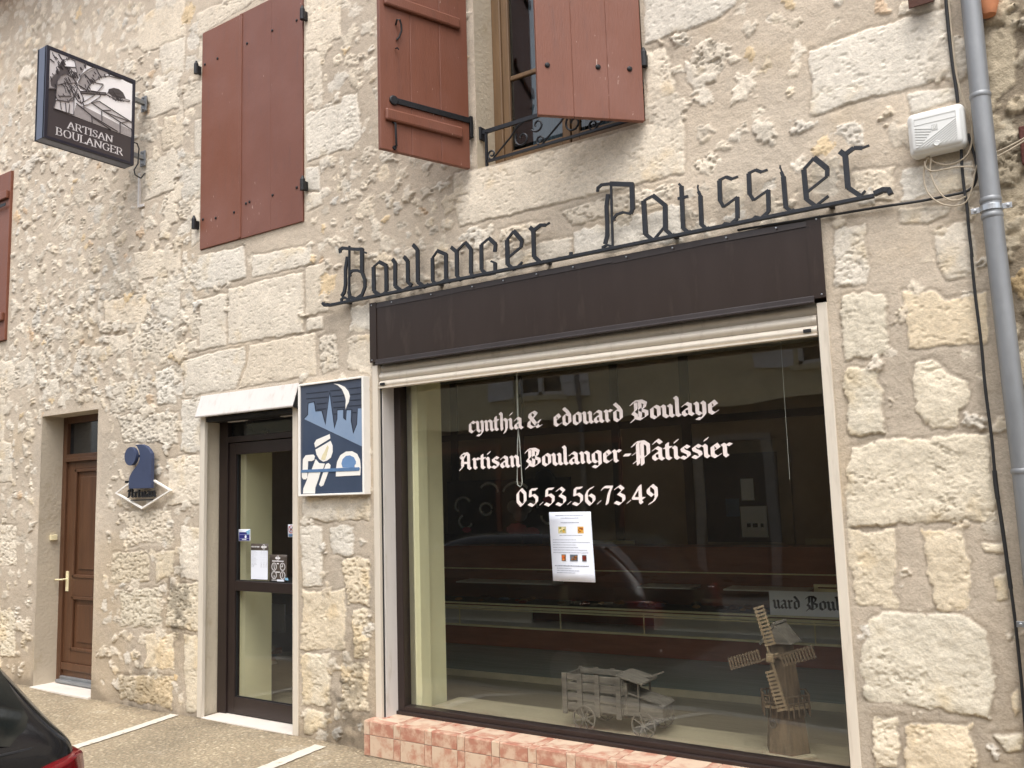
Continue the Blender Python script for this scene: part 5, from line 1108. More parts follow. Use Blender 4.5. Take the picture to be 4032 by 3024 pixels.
m.box(cx-.03,cx+.03,dy-.0026,dy-.0015,cz-.005,cz+.005);m.stroke([(cx+.014*math.cos(2*PI*k/20),cz+.017*math.sin(2*PI*k/20)) for k in range(21)],.003,dy-.0024,dy-.0015)
put_on(e,m,'heading',m_hl)
m=M();rnd=random.Random(5)
for k in range(14):
    z=1.213-.0088*k;txt(m,-5.434,-5.434+rnd.uniform(.025,.07),z,.0022,dy-.0014,rnd)
    if k not in(4,6,8): txt(m,-5.332,-5.316,z,.0022,dy-.0014,rnd);txt(m,-5.303,-5.285,z,.0022,dy-.0014,rnd);txt(m,-5.276,-5.258,z,.0022,dy-.0014,rnd)
put_on(e,m,'text_line',m_dink)['kind']='stuff'
e=sheet_on('opening_hours','dark opening hours plate with four clock faces on the door glass','opening hours',-5.237,-5.045,.998,1.193,dy,m_darkin)
m=M()
cx,cz=-5.143,1.168;m.box(cx-.026,cx+.026,dy-.0026,dy-.0015,cz-.005,cz+.005);m.stroke([(cx+.014*math.cos(2*PI*k/20),cz+.015*math.sin(2*PI*k/20)) for k in range(21)],.003,dy-.0024,dy-.0015)
m.box(-5.203,-5.08,dy-.0024,dy-.0015,1.143,1.149).box(-5.153,-5.132,dy-.0024,dy-.0015,1.124,1.132).box(-5.162,-5.122,dy-.0024,dy-.0015,1.063,1.070).box(-5.21,-5.15,dy-.0024,dy-.0015,1.006,1.010)
for cx,cz,h,mi in((-5.183,1.105,(0,.016),(.006,-.017)),(-5.091,1.106,(.0,.017),(-.02,0)),(-5.183,1.044,(.004,-.010),(0,-.018)),(-5.091,1.044,(.002,.017),(-.006,-.012))):
    m.stroke([(cx+.026*math.cos(2*PI*k/24),cz+.027*math.sin(2*PI*k/24)) for k in range(25)],.0035,dy-.0024,dy-.0015)
    for dd in(h,mi): m.stroke([(cx,cz),(cx+dd[0],cz+dd[1])],.0035,dy-.0026,dy-.0015)
    for k in range(12): m.stroke([(cx+q*math.cos(PI*k/6),cz+q*math.sin(PI*k/6)) for q in(.018,.0225)],.0016,dy-.0024,dy-.0015)
put_on(e,m,'clock_face',m_hl)
put_on(e,M().box(-5.15,-5.075,dy-.0026,dy-.0015,1.0,1.014),'name_strip',m_paper)
put_on(e,M().prism([(-5.066,1.012),(-5.03,1.010),(-5.028,1.018),(-5.04,1.03),(-5.05,1.026),(-5.062,1.03)],dy-.003,dy-.0024),'blue_tab',m_skyst)
e=sheet_on('no_dogs_sticker','white sticker with a crossed-out dog in a red ring at the door edge','sticker',-5.035,-4.90,1.320,1.411,dy,m_paper)
cx,cz=-4.999,1.377
m=M();m.stroke([(cx+.026*math.cos(2*PI*k/24),cz+.026*math.sin(2*PI*k/24)) for k in range(25)],.005,dy-.0024,dy-.0015);put_on(e,m,'ring',m_redst)
m=M().box(cx-.012,cx+.010,dy-.0022,dy-.0015,cz-.004,cz+.006).prism([(cx+.006,cz+.004),(cx+.016,cz+.006),(cx+.017,cz+.013),(cx+.006,cz+.016)],dy-.0021,dy-.0015)
for q in(-.011,-.006,.004,.008): m.box(cx+q,cx+q+.003,dy-.0022,dy-.0015,cz-.016,cz-.003)
put_on(e,m,'dog_mark',m_dink)
put_on(e,M().stroke([(cx-.018,cz+.018),(cx+.018,cz-.018)],.004,dy-.0028,dy-.0022),'slash',m_redst)
put_on(e,M().box(-5.027,-4.905,dy-.0022,dy-.0015,1.325,1.343).box(-4.965,-4.91,dy-.0022,dy-.0015,1.352,1.405),'blue_panel',pm('grey_blue_sticker',lin((84,116,150)),.4))
tag(M().box(-4.972,-4.905,dy-.001,dy,1.432,1.62).build('paper_notice',m_paper),'narrow white paper at the right edge of the door, above the dog sticker','notice')
tag(M().box(-4.965,-4.905,dy-.001,dy,1.03,1.205).build('paper_notice',m_paper),'white paper at the right edge of the door beside the clock plate','notice')
# bead chains of the blinds
def chain(name,pts,label,r=.0035):
    m=M();m.tube(pts,r,6)
    tag(m.build(name,m_steel if 0 else pm('pale_bead_chain',lin((206,206,198)),.5),None,smooth=True),label,'blind chain')
chain('blind_chain',[(-2.992,.20,2.42),(-2.994,.20,2.0),(-2.985,.20,1.9),(-2.975,.20,1.66),(-2.978,.20,1.64),(-2.992,.20,1.628),(-3.008,.20,1.64),(-3.012,.20,1.66),(-3.000,.20,1.9),(-2.990,.2,2.0),(-2.988,.20,2.42)],'pale bead chain looping down behind the word Artisan')
chain('blind_chain',[(-3.845,.24,2.42),(-3.845,.24,1.58),(-3.838,.24,1.56),(-3.828,.24,1.56),(-3.822,.24,1.58),(-3.822,.24,2.42)],'thin bead chain against the cream jamb inside the glass',.0028)
chain('blind_chain',[(-1.36,.22,2.42),(-1.362,.22,1.62)],'thin pull cord hanging near the right end of the shop window',.0011)
EXPO=1.06
# ------------------------------------------------------------------ shop interior
DZ=.235
place(M().box(-11,-5.60,.30,.52,-.1,3.0).box(-4.86,-3.85,.30,.52,-.1,3.0).box(-1.02,-.35,.30,.52,-.1,3.0).box(-5.60,-4.86,.30,.52,2.12,3.0).box(-3.85,-1.02,.30,.52,2.44,3.0),'inner_wall',m_cream)
place(M().box(-3.85,-3.80,.205,.30,DZ,2.44).box(-5.64,-5.6,.215,.30,.0,2.2),'jamb_lining',m_cream)
place(M().box(-3.80,-1.02,.206,.60,-.05,DZ),'display_shelf',m_sillwood)
S_(M().box(-10.5,-.45,.2,7.9,-.1,.030).build('shop_floor',m_lino))
E_=lambda n,l,c,loc,rz=0:thing(n,l,c,loc,rz)
RZ=.075
pf=M().box(0,6.6,0,3.2,0,.05)
ri=M().box(0,6.6,-.014,-.001,.0,.052).build('step_riser',pm('pale_step_edge',lin((190,178,152)),.5,0,.15,6));ri.location=(-6.6,1.86,.031);ri.rotation_euler=(0,0,.06);S_(ri)
o=pf.build('raised_floor',m_plat);o.location=(-6.6,1.86,.031);o.rotation_euler=(0,0,.06);S_(o)
S_(M().box(-10.5,-.46,4.6,4.7,-.1,3.0).box(-10.5,-9.5,.52,4.6,-.1,3.0).build('back_wall',m_wall_in))
wp=M()
for x in(-8.3,-6.9,-5.9,-4.6,-3.75,-1.9): wp.box(x-.05,x+.05,4.57,4.6,.03,3.0)
for z in(.9,2.3): wp.box(-9.5,-.46,4.575,4.6,z-.04,z+.04)
S_(wp.build('wall_panelling',m_darkin))
# counter with brass trim and glass
ct=thing('shop_counter','long brown glazed bakery counter with brass rails inside the shop','counter',(-6.2,2.96,.085),RZ)
def cp(m,name,mat,**k): o=m.build(name,mat,ct,**k);return o
LN_=5.3
cp(M().box(0,LN_,0,.75,0,.185).box(0,LN_,.45,.75,.185,.95),'base',m_brownpan)
b=M()
for y,z,h in((-.012,.182,.018),(-.008,.345,.014),(-.016,.368,.020),(-.01,.400,.016),(.14,.735,.01)): b.box(0,LN_,y,y+.03,z,z+h)
for x in(.55,1.7,2.55,4.05,5.28): b.box(x-.006,x+.006,-.006,.006,.19,.39)
cp(b,'brass_trim',m_brass,bevel=.003)
cp(M().box(0,LN_,.02,.45,.187,.20),'lower_shelf',m_ewhite)
for a,b_ in((.2,1.25),(2.55,5.25)): cp(M().box(a,b_,.25,.27,.2,.335),'white_panel',m_ewhite)
cp(M().box(0,LN_,.0,.45,.40,.412),'goods_shelf',m_darkin)
cp(M().box(0,LN_,.0,.006,.41,.60).box(0,LN_,.0,.46,.60,.606),'glass_front',m_cglass)
cp(M().box(.5,1.6,.02,.3,.608,.618).box(2.5,3.0,.0,.3,.608,.618).box(3.3,4.0,.0,.3,.608,.618),'white_ledge',m_white)
cp(M().box(4.06,5.28,.02,.05,.615,.64).box(4.06,4.09,.02,.05,.40,.66).box(4.06,5.28,.02,.05,.655,.675),'case_frame',m_brass)
pj=M();rr=random.Random(8);cols=[(150,96,48),(96,50,34),(190,140,80),(150,60,44),(70,60,56),(110,120,140)]
for k in range(40):
    x=rr.uniform(.4,4.0);y=rr.uniform(.08,.38);r=rr.uniform(.025,.05)
    m=M().lathe((0,0,0),[(r*.2,0),(r,.01),(r*1.05,r*.4),(r*.7,r*.8),(r*.1,r*.95)],10)
    o=tag(m.build('pastry',pm('crust_%d'%(k%6),lin(cols[k%6]),.6,0,.2,40),None,smooth=True),'small pastry lying on the shelf of the glazed counter','pastry','pastries in the counter')
    o.location=ct.matrix_basis@Vector((x,y,.413+ct.location.z*0));o.rotation_euler=(0,0,rr.random()*3);o.scale=(rr.uniform(.9,1.7),1,1)
    o.location.z=.085+.413
# white panel painted as a reflection of the street and window lettering
bn=thing('painted_reflection','white panel with black blackletter writing painted as a reflection on the counter front','painted_reflection',ct.matrix_basis@Vector((3.70,-.02,.42)),RZ)
bo=M().box(0,1.15,-.006,.0,0,.20).build('board',pm('reflection_white',lin((246,248,252)),.5,0,.01),bn)
m=M();pen(m,'uard',G,.03,.255,.05,.0165,1.1,40,-.0075,-.006);pen(m,'Boulaye',G,.30,.76,.05,.0165,1.1,40,-.0075,-.006);m.build('lettering',m_dink,bn)
# cans
rr=random.Random(2)
can0=None
sh=tag(M().box(-7.0,-5.6,4.1,4.5,.42,.45).box(-7.0,-5.6,4.1,4.5,.84,.86).box(-7.0,-5.6,4.49,4.52,.1,1.1).box(-7.02,-7.0,4.1,4.5,.03,1.1).box(-5.6,-5.58,4.1,4.5,.03,1.1).build('back_shelf',m_darkin),'dark shelf unit holding drink cans behind the counter','shelf')
ccol=[(190,60,50),(80,110,90),(200,200,204),(60,80,130),(206,120,60)]
for k in range(14):
    x=-6.9+.085*k+(.12 if k>7 else 0)
    t=thing('drink_can','%s drink can standing on the dark back shelf'%('red','green','silver','blue','orange')[k%5],'can',(x,4.2,.45),0,'drink cans on the back shelf')
    M().lathe((0,0,0),[(.028,0),(.033,.01),(.033,.15),(.027,.165),(.027,.168)],14).build('body',pm('can_%d'%(k%5),lin(ccol[k%5]),.3,.4),t,smooth=True)
    M().lathe((0,0,0),[(.026,.1681),(.026,.170),(.003,.170)],14).build('lid',m_steel,t)
# things on the back wall
fb=thing('notice_board','dark board with white and pink chalk drawings on the shop back wall','board',(-6.1,4.55,1.1))
def pb(m,name,mat): o=m.build(name,mat,None);off(o,fb);return o
pb(M().box(-7.0,-5.2,4.54,4.569,1.05,1.75),'panel',m_darkin)
m=M()
for cx,cz,r,a0,a1 in((-6.75,1.45,.12,.5,4),(-6.35,1.6,.14,0,2.6),(-6.72,1.25,.10,2,6),(-5.95,1.55,.2,.6,2.8),(-5.75,1.4,.1,0,3),(-6.4,1.4,.09,0,6),(-5.5,1.3,.1,3,6)):
    m.stroke([(cx+r*math.cos(a0+(a1-a0)*k/14),cz+r*.8*math.sin(a0+(a1-a0)*k/14)) for k in range(15)],.028,4.535,4.54)
pb(m,'chalk_stroke',pm('chalk_white',lin((250,250,252)),.9))
m=M()
for cx,cz,r in((-5.95,1.15,.13),(-5.75,1.12,.1),(-5.5,1.5,.06),(-6.7,1.15,.06)): m.prism([(cx+r*math.cos(2*PI*k/9)*1.2,cz+r*.6*math.sin(2*PI*k/9)) for k in range(9)],4.532,4.54)
pb(m,'pink_patch',pm('chalk_pink',lin((226,120,140)),.9))
m=M()
for cx,cz,r in((-5.9,1.35,.11),(-5.8,1.42,.08),(-6.0,1.42,.08)): m.prism([(cx+r*math.cos(2*PI*k/12),cz+r*math.sin(2*PI*k/12)) for k in range(12)],4.531,4.54)
pb(m,'grey_patch',pm('chalk_grey',lin((190,196,204)),.9))
disc_=thing('round_disc','dark round disc hanging on the shop back wall above the notice','wall disc',(-5.55,4.54,1.62))
o=M().lathe((-5.55,4.56,1.69),[(.10,-.0),(.16,-.0),(.165,-.015),(.15,-.025),(.10,-.02)],32,'y').build('rim',m_darkin);off(o,disc_)
o=M().lathe((-5.55,4.55,1.69),[(.149,0),(.149,-.008)],32,'y').build('face',m_oppdark);off(o,disc_)
kd=thing('back_door','dark back door with pale frame and three papers','door',(-3.17,4.57,.1))
def pk(m,name,mat): o=m.build(name,mat,None);off(o,kd);return o
pk(M().box(-3.56,-2.78,4.54,4.568,1.02,1.92),'leaf',m_darkin)
pk(M().box(-3.68,-3.56,4.53,4.569,.1,2.04).box(-2.78,-2.66,4.53,4.569,.1,2.04).box(-3.56,-2.78,4.53,4.569,1.92,2.04).box(-3.56,-2.78,4.53,4.569,.98,1.02),'frame',pm('pale_door_frame',lin((140,128,108)),.6))
pk(M().box(-3.17,-3.04,4.53,4.538,1.44,1.66).box(-3.19,-2.92,4.53,4.538,1.07,1.38),'pinned_paper',m_paper)
pk(M().box(-3.34,-3.2,4.53,4.538,1.28,1.46),'pinned_card',pm('blue_card',lin((90,110,140)),.6))
pk(M().box(-3.13,-3.09,4.526,4.53,1.17,1.21).box(-3.07,-3.02,4.526,4.53,1.17,1.21).box(-2.99,-2.96,4.526,4.53,1.17,1.21),'picture',m_dink)
sg=tag(M().box(-2.55,-2.2,4.50,4.53,.93,1.06).build('wall_card',pm('cream_card',lin((170,160,130)),.7),bevel=.004),'small cream card with a round mark on the back wall near the dark door','card')
tag(M().box(-4.9,-4.4,4.5,4.53,.98,1.03).build('shelf_strip',m_brass),'short brass strip on the back wall left of the dark door','strip')
# items glimpsed through the door
tag(M().box(-7.19,-6.91,1.8,1.82,.29,.56).build('leaflet_rack',m_white,bevel=.003),'white leaflet panel behind the lower pane of the shop door','panel')
bk_=thing('brochure_pile','untidy pile of pale leaflets on the floor behind the shop door','papers',(-6.85,1.62,.03))
rr=random.Random(4)
for k in range(5):
    b=M().box(-.12,.12,-.09,.09,0,.03).build('leaflet',pm('pale_leaflet_%d'%(k%2),lin(((214,206,190),(190,150,120))[k%2]),.6),bk_);b.location=(rr.uniform(-.14,.14),rr.uniform(-.1,.1),.031*k);b.rotation_euler=(0,0,rr.random()*3)
# ------------------------------------------------------------------ wooden toy truck
tk=thing('toy_truck','weathered grey wooden model truck with spoked wheels in the shop window','model truck',(-2.49,.37,DZ),.04);tk.scale=(.92,.92,.93)
def tp(m,name,mat=m_old,**k): return m.build(name,mat,tk,**k)
tp(M().box(-.30,.33,-.075,.075,.088,.104),'chassis',bevel=.003)
bd_=M()
for s in(-1,1):
    for z in(.112,.170,.232,.292):
        bd_.box(-.30,.10,s*.105-.006,s*.105+.006,z,z+(.045 if z<.29 else .036))
    for x in(-.298,-.19,-.07,.075): bd_.box(x-.017,x+.017,s*.117-.006,s*.117+.006,.088,.334)
for z in(.112,.170,.232,.292): bd_.box(.098,.11,-.1,.1,z,z+.045);bd_.box(-.306,-.296,-.1,.1,z,z+(.02 if z in(.17,) else .03))
bd_.box(-.30,.10,-.1,.1,.104,.112)
tp(bd_,'slatted_bed',bevel=.002)
cb=M().box(.11,.125,-.1,.1,.11,.30).box(.11,.20,-.095,-.083,.11,.215).box(.11,.20,.083,.095,.11,.215)
for s in(-1,1): cb.bar((.195,s*.088,.2),(.195,s*.088,.305),.012)
tp(cb,'cab',bevel=.002)
rf_=M().prism([(.06,.335),(.235,.298),(.235,.310),(.06,.347)],-.118,.118,lambda u,v,d:(u,d,v));tp(rf_,'cab_roof',bevel=.002)
tp(M().bar((.2,.02,.315),(.31,.05,.355),.014,.008),'handle')
hd_=M().prism([(.125,.106),(.345,.106),(.345,.175),(.33,.185),(.125,.232)],-.078,.078,lambda u,v,d:(u,d,v));tp(hd_,'bonnet',bevel=.004)
tp(M().prism([(.118,.236),(.125,.244),(.338,.196),(.356,.18),(.35,.172),(.33,.187)],-.088,.088,lambda u,v,d:(u,d,v)),'bonnet_lid')
def wheel(x,y):
    e=bpy.data.objects.new('wheel',None);COL.objects.link(e);e.parent=tk;e.location=(x,y,.078)
    M().lathe((0,0,0),[(.078,-.006),(.078,.006),(.069,.006),(.069,-.006),(.078,-.006)],28,'y').build('rim',m_old,e)
    s=M()
    for k in range(4):
        a=PI*k/4+.3;s.bar((-.072*math.cos(a),0,-.072*math.sin(a)),(.072*math.cos(a),0,.072*math.sin(a)),.008,.006,up=(0,1,0))
    s.lathe((0,0,0),[(.014,-.012),(.014,.012)],10,'y');s.build('spokes',m_old,e)
for x in(-.15,.245):
    for y in(-.145,.145): wheel(x,y)
ax=M()
for x in(-.15,.245): ax.cyl((x,-.15,.078),(x,.15,.078),.006)
tp(ax,'axle')
# ------------------------------------------------------------------ model windmill
wm=thing('model_windmill','brown wooden model windmill with four slatted sails in the shop window','model windmill',(-1.50,.345,DZ),-.10);wm.scale=(.94,.94,1.04)
def wp_(m,name,mat=m_mill,parent=None,**k): return m.build(name,mat,parent or wm,**k)
def hexa(prof,n=6):
    return M().lathe((0,0,0),prof,n)
wp_(hexa([(.155,0),(.155,.012),(.135,.016),(.135,.02)]),'base',m_sillwood,bevel=.003)
wp_(hexa([(.122,.02),(.098,.235)]),'lower_tower',bevel=.002)
wp_(hexa([(.098,.245),(.070,.46),(.0705,.462)]),'upper_tower',bevel=.002)
wp_(hexa([(.135,.232),(.135,.245)]),'gallery_floor',m_slat)
rl_=M()
for k in range(6):
    a0=PI/3*k;a1=PI/3*(k+1);r=.135
    p=(r*math.cos(a0),r*math.sin(a0));q=(r*math.cos(a1),r*math.sin(a1))
    for z in(.292,.262): rl_.bar((*p,z),(*q,z),.008,.007)
    for j in range(4):
        t=j/4;rl_.bar((p[0]+(q[0]-p[0])*t,p[1]+(q[1]-p[1])*t,.195),(p[0]+(q[0]-p[0])*t,p[1]+(q[1]-p[1])*t,.298),.009,.007)
wp_(rl_,'gallery_rail',m_mill)
wp_(hexa([(.088,.462),(.092,.475),(.088,.488)]),'collar',bevel=.002)
wp_(hexa([(.070,.488),(.066,.54)]),'cap_base')
wp_(M().prism([(-.085,.535),(.085,.535),(.0,.625)],-.08,.075,XZ).prism([(-.095,.53),(-.085,.52),(.008,.627),(-.004,.638)],-.085,.08,XZ),'cap_roof',m_old,bevel=.002)
wp_(M().lathe((-.035,-.1025,.155),[(.020,.006),(.020,-.004),(.014,-.004),(.014,.006)],16,'y'),'round_window',m_darkin)
hub=bpy.data.objects.new('sail_wheel',None);COL.objects.link(hub);hub.parent=wm;hub.location=(0,-.150,.478)
M().cyl((0,-.02,0),(0,.11,.0),.012).box(-.02,.02,-.015,.01,-.02,.02).build('hub',m_slat,hub,bevel=.003)
for k in range(4):
    m=M();L0=.245
    m.bar((0,0,0),(0,0,L0),.012,.010)
    m.bar((.046,0,.055),(.046,0,L0),.006,.006);m.bar((.004,0,.055),(.004,0,L0),.006,.006)
    for j in range(11): m.bar((-.008,-.006,.06+.018*j),(.054,-.002,.06+.018*j),.010,.004,up=(0,1,0))
    s=m.build('sail',(m_slat,m_mill)[k%2],hub);s.rotation_euler=(0,R(-17+90*k),0)
# ------------------------------------------------------------------ parked car
def make_car(label,loc,rz,paint):
    c=thing('parked_car',label,'car',loc,rz)
    ST=[#X, zb, belt, roof, width, roof half ratio
     (-.02,.42,.70,.72,.70,.9),(.0,.34,.90,.93,.78,.9),(.06,.27,.985,1.01,.84,.86),(.16,.24,.99,1.12,.865,.80),(.30,.22,1.0,1.26,.875,.76),(.46,.2,1.0,1.38,.88,.73),(.7,.2,1.0,1.455,.885,.71),
     (1.2,.19,.98,1.49,.89,.70),(1.8,.19,.96,1.49,.89,.70),(2.3,.19,.94,1.45,.89,.70),(2.7,.19,.93,1.30,.89,.74),(3.05,.2,.93,1.10,.885,.80),(3.3,.2,.92,.97,.88,.86),(3.6,.21,.86,.90,.86,.86),(3.9,.24,.74,.78,.80,.86),(4.02,.32,.62,.66,.72,.86),(4.05,.42,.56,.58,.66,.9)]
    def half(s):
        X,zb,bl,rz_,w,rr=s;rw=w*rr
        return [(0,zb),(w*.82,zb),(w*.96,zb+.08),(w,zb+(bl-zb)*.45),(w*.985,bl-.05),(w*.965,bl),(w*.965+(rw-w*.965)*.5,bl+(rz_-bl)*.52),(rw,rz_-(rz_-bl)*.09),(rw*.86,rz_),(0,rz_+.018)]
    m=M();n=0;vs=[]
    for s in ST:
        h=half(s);ring=[(s[0],y,z) for y,z in h]+[(s[0],-y,z) for y,z in h[-2:0:-1]];n=len(ring);vs+=ring
    fs=[(i*n+k,i*n+(k+1)%n,(i+1)*n+(k+1)%n,(i+1)*n+k) for i in range(len(ST)-1) for k in range(n)]+[tuple(range(n-1,-1,-1)),tuple((len(ST)-1)*n+k for k in range(n))]
    m.add(vs,fs);o=m.build('body',paint,c,smooth=False)
    ss=o.modifiers.new('sub','SUBSURF');ss.levels=ss.render_levels=2
    o.data.polygons.foreach_set('use_smooth',[True]*len(o.data.polygons))
    def interp(X):
        for a,b in zip(ST,ST[1:]):
            if a[0]<=X<=b[0]:
                t=(X-a[0])/(b[0]-a[0]);return [a[i]+(b[i]-a[i])*t for i in range(6)]
        return list(ST[-1])
    # rear glass and windscreen follow the slope
    for nm_,xa,xb in(('rear_window',.075,.50),('windscreen',2.45,3.2)):
        g=M();vs=[];nn=12;kk=14
        for i in range(nn+1):
            X=xa+(xb-xa)*i/nn;s=interp(X);rw=s[4]*s[5]*(.97 if nm_=='rear_window' else .93);ed=1-.16*max(0,1-i/2.5)**2
            for j in range(kk+1):
                y=(j/kk*2-1);yy_=y*rw*ed;z=s[3]+.018*(1-min(1,abs(y)/.86))+.012-(.028 if abs(y)>.95 else .006 if abs(y)>.8 else 0);vs.append((X-.010 if nm_=='rear_window' else X+.008,yy_,z))
        g.add(vs,[(i*(kk+1)+j,(i+1)*(kk+1)+j,(i+1)*(kk+1)+j+1,i*(kk+1)+j+1) for i in range(nn) for j in range(kk)])
        go=g.build(nm_,m_carglass,c,smooth=True)
        if nm_=='rear_window':
            # shut line and bright lower edge under the glass
            e=M();s=interp(.05);P=[(.040+.02*abs(q)**3,q*s[4]*.86,s[3]+.004-.012*q*q) for q in [k/10-1 for k in range(21)]]
            e.tube(P,.006,6);e.build('glass_seal',m_gasket,go)
            w=M();w.bar((.0,0,1.09),(.05,-.42,1.03),.02,.012);w.build('wiper',m_gasket,go)
    for s_ in(-1,1):
        for xa,xb in((.62,1.55),(1.62,2.75)):
            g=M();vs=[]
            for i in range(9):
                X=xa+(xb-xa)*i/8;s=interp(X);w_=s[4];rw=w_*s[5]
                for t in(.10,.5,.86):
                    y=w_*.965+(rw-w_*.965)*t;z=s[2]+(s[3]-s[2])*t*.95;vs.append((X,s_*(y+.014),z))
            g.add(vs,[(i*3+j,(i+1)*3+j,(i+1)*3+j+1,i*3+j+1) for i in range(8) for j in range(2)]);g.build('side_window',m_carglass,c,smooth=True)
        # tail lights wrap the corner
        t=M();P=[]
        for (x,y,z) in((-.025,.60,.92),(-.012,.74,.945),(.05,.835,.955),(.17,.868,.95)): P.append((x,y,z-.012))
        Q=[(-.055,.60,.74),(-.045,.74,.70),(.02,.845,.72),(.12,.888,.78)]
        vs=[(x-.012,s_*y*1.0,z) for x,y,z in P]+[(x-.012,s_*(y+.004),z) for x,y,z in Q]+[(x+.06,s_*(y-.05),z) for x,y,z in P]+[(x+.06,s_*(y-.05),z) for x,y,z in Q]
        t.add(vs,[(0,1,5,4),(1,2,6,5),(2,3,7,6),(8,9,1,0),(9,10,2,1),(10,11,3,2),(4,5,13,12),(5,6,14,13),(6,7,15,14),(3,11,15,7),(0,4,12,8)])
        t.build('tail_light',m_tail,c,smooth=True,bevel=.012)
        hl=M().lathe((3.92,s_*.6,.66),[(.02,.0),(.10,.02),(.11,.06),(.07,.09),(.01,.095)],16,'x');hl.build('headlight',m_steel,c,smooth=True)
        mi=M().box(2.55,2.67,s_*.90 if s_>0 else -1.08,1.08 if s_>0 else -.90,.98,1.10);mi.build('mirror',paint,c,bevel=.03,seg=3)
        for X in(.75,3.28):
            e=bpy.data.objects.new('wheel',None);COL.objects.link(e);e.parent=c;e.location=(X,s_*.80,.31)
            M().lathe((0,0,0),[(.20,-.10),(.29,-.105),(.315,-.08),(.315,.08),(.29,.105),(.20,.10),(.20,-.10)],32,'y').build('tyre',m_tyre,e,smooth=True)
            q=M().lathe((0,0,0),[(.205,-.09),(.205,.09)],32,'y')
            for k in range(5):
                a=2*PI*k/5;q.bar((0,s_*.1,0),(.19*math.cos(a),s_*.092,.19*math.sin(a)),.05,.02,up=(0,1,0))
            q.build('rim',m_zinc,e)
    M().box(-.075,.04,-.70,.70,.36,.52).build('bumper',paint,c,bevel=.05,seg=4)
    return c
car=make_car('black hatchback with a red tail light at the bottom left corner',(-3.37,-3.125,-.285),PI,m_carpaint)
# ------------------------------------------------------------------ house across the street (seen mirrored in the glass)
OY=-9.3
oh=thing('opposite_house','cream rendered house with pale shutters across the street','building',(-7,OY,0))
def po(m,name,mat,parent=None,**k):
    o=m.build(name,mat,None,**k)
    if parent is None: off(o,oh)
    else: o.parent=parent;o.location=-Vector(oh.location)
    return o
wl=M();hol=[(-9.3,-8.3,3.34,4.8),(-4.0,-3.0,3.42,4.8)]
xsx=sorted({-22,8}|{v for h in hol for v in h[:2]});zsz=[2.92,3.34,3.42,4.8,5.5]
for i in range(len(xsx)-1):
    for j in range(4):
        cx=(xsx[i]+xsx[i+1])/2;cz=(zsz[j]+zsz[j+1])/2
        if any(a<cx<b and c<cz<d for a,b,c,d in hol):continue
        wl.box(xsx[i],xsx[i+1],OY-.3,OY,zsz[j],zsz[j+1])
po(wl,'wall',m_oppwall)
po(M().box(-22,8,OY-.3,OY-.02,-.1,2.92),'ground_floor_wall',m_oppbase)
po(M().box(-22,8,OY-.02,OY+.10,2.90,2.97),'string_course',m_oppwall)
po(M().prism([(OY+.45,5.4),(OY-4,7.2),(OY-8,5.4),(OY-8,5.5),(OY-4,7.35),(OY+.45,5.53)],-22,8,lambda u,v,d:(d,u,v)),'roof',m_tiles)
po(M().box(-22,8,OY-8,OY-.31,-.1,.0).box(-22,8,OY-8,OY-7.9,0,5.4),'rear_wall',m_oppbase)
for a,b,c,d in hol:
    wo=po(M().box(a,a+.07,OY-.15,OY-.08,c,d).box(b-.07,b,OY-.15,OY-.08,c,d).box(a,b,OY-.15,OY-.08,c,c+.08).box((a+b)/2-.04,(a+b)/2+.04,OY-.15,OY-.08,c,d).box(a,b,OY-.14,OY-.09,c+.6,c+.65),'window',m_oppsh)
    q=M().box(a,b,OY-.2,OY-.17,c,d).build('pane',m_oppdark,wo)
    q=M().box(a-.1,b+.1,OY-.05,OY+.06,c-.09,c).build('sill',m_oppwall,wo)
    for s in(0,1):
        x0=a-.62 if s==0 else b+.04
        m=M().box(x0,x0+.58,OY+.02,OY+.055,c-.02,d)
        for z in(c+.28,d-.35): m.box(x0+.03,x0+.55,OY+.056,OY+.08,z-.05,z+.05)
        m.prism([(x0+.05,c+.35),(x0+.14,c+.35),(x0+.53,d-.42),(x0+.44,d-.42)],OY+.056,OY+.078)
        po(m,'shutter',m_oppsh)
for a,b,c,d in((-13.5,-9.8,.2,2.4),(-9.2,-7.2,.2,2.4),(-2.6,-.8,.3,2.3)):
    wo=po(M().box(a-.1,a,OY-.02,OY+.03,c-.1,d+.1).box(b,b+.1,OY-.02,OY+.03,c-.1,d+.1).box(a,b,OY-.02,OY+.03,d,d+.1),'shopfront',m_brownpan)
    q=M().box(a,b,OY-.019,OY-.01,c,d).build('pane',m_oppdark,wo)
dd=po(M().box(-5.6,-4.6,OY-.02,OY+.02,.1,2.3),'door',m_darkin)
M().box(-5.75,-5.6,OY-.02,OY+.05,0,2.42).box(-4.6,-4.45,OY-.02,OY+.05,0,2.42).box(-5.6,-4.6,OY-.02,OY+.05,2.3,2.42).build('frame',m_kerb,dd)
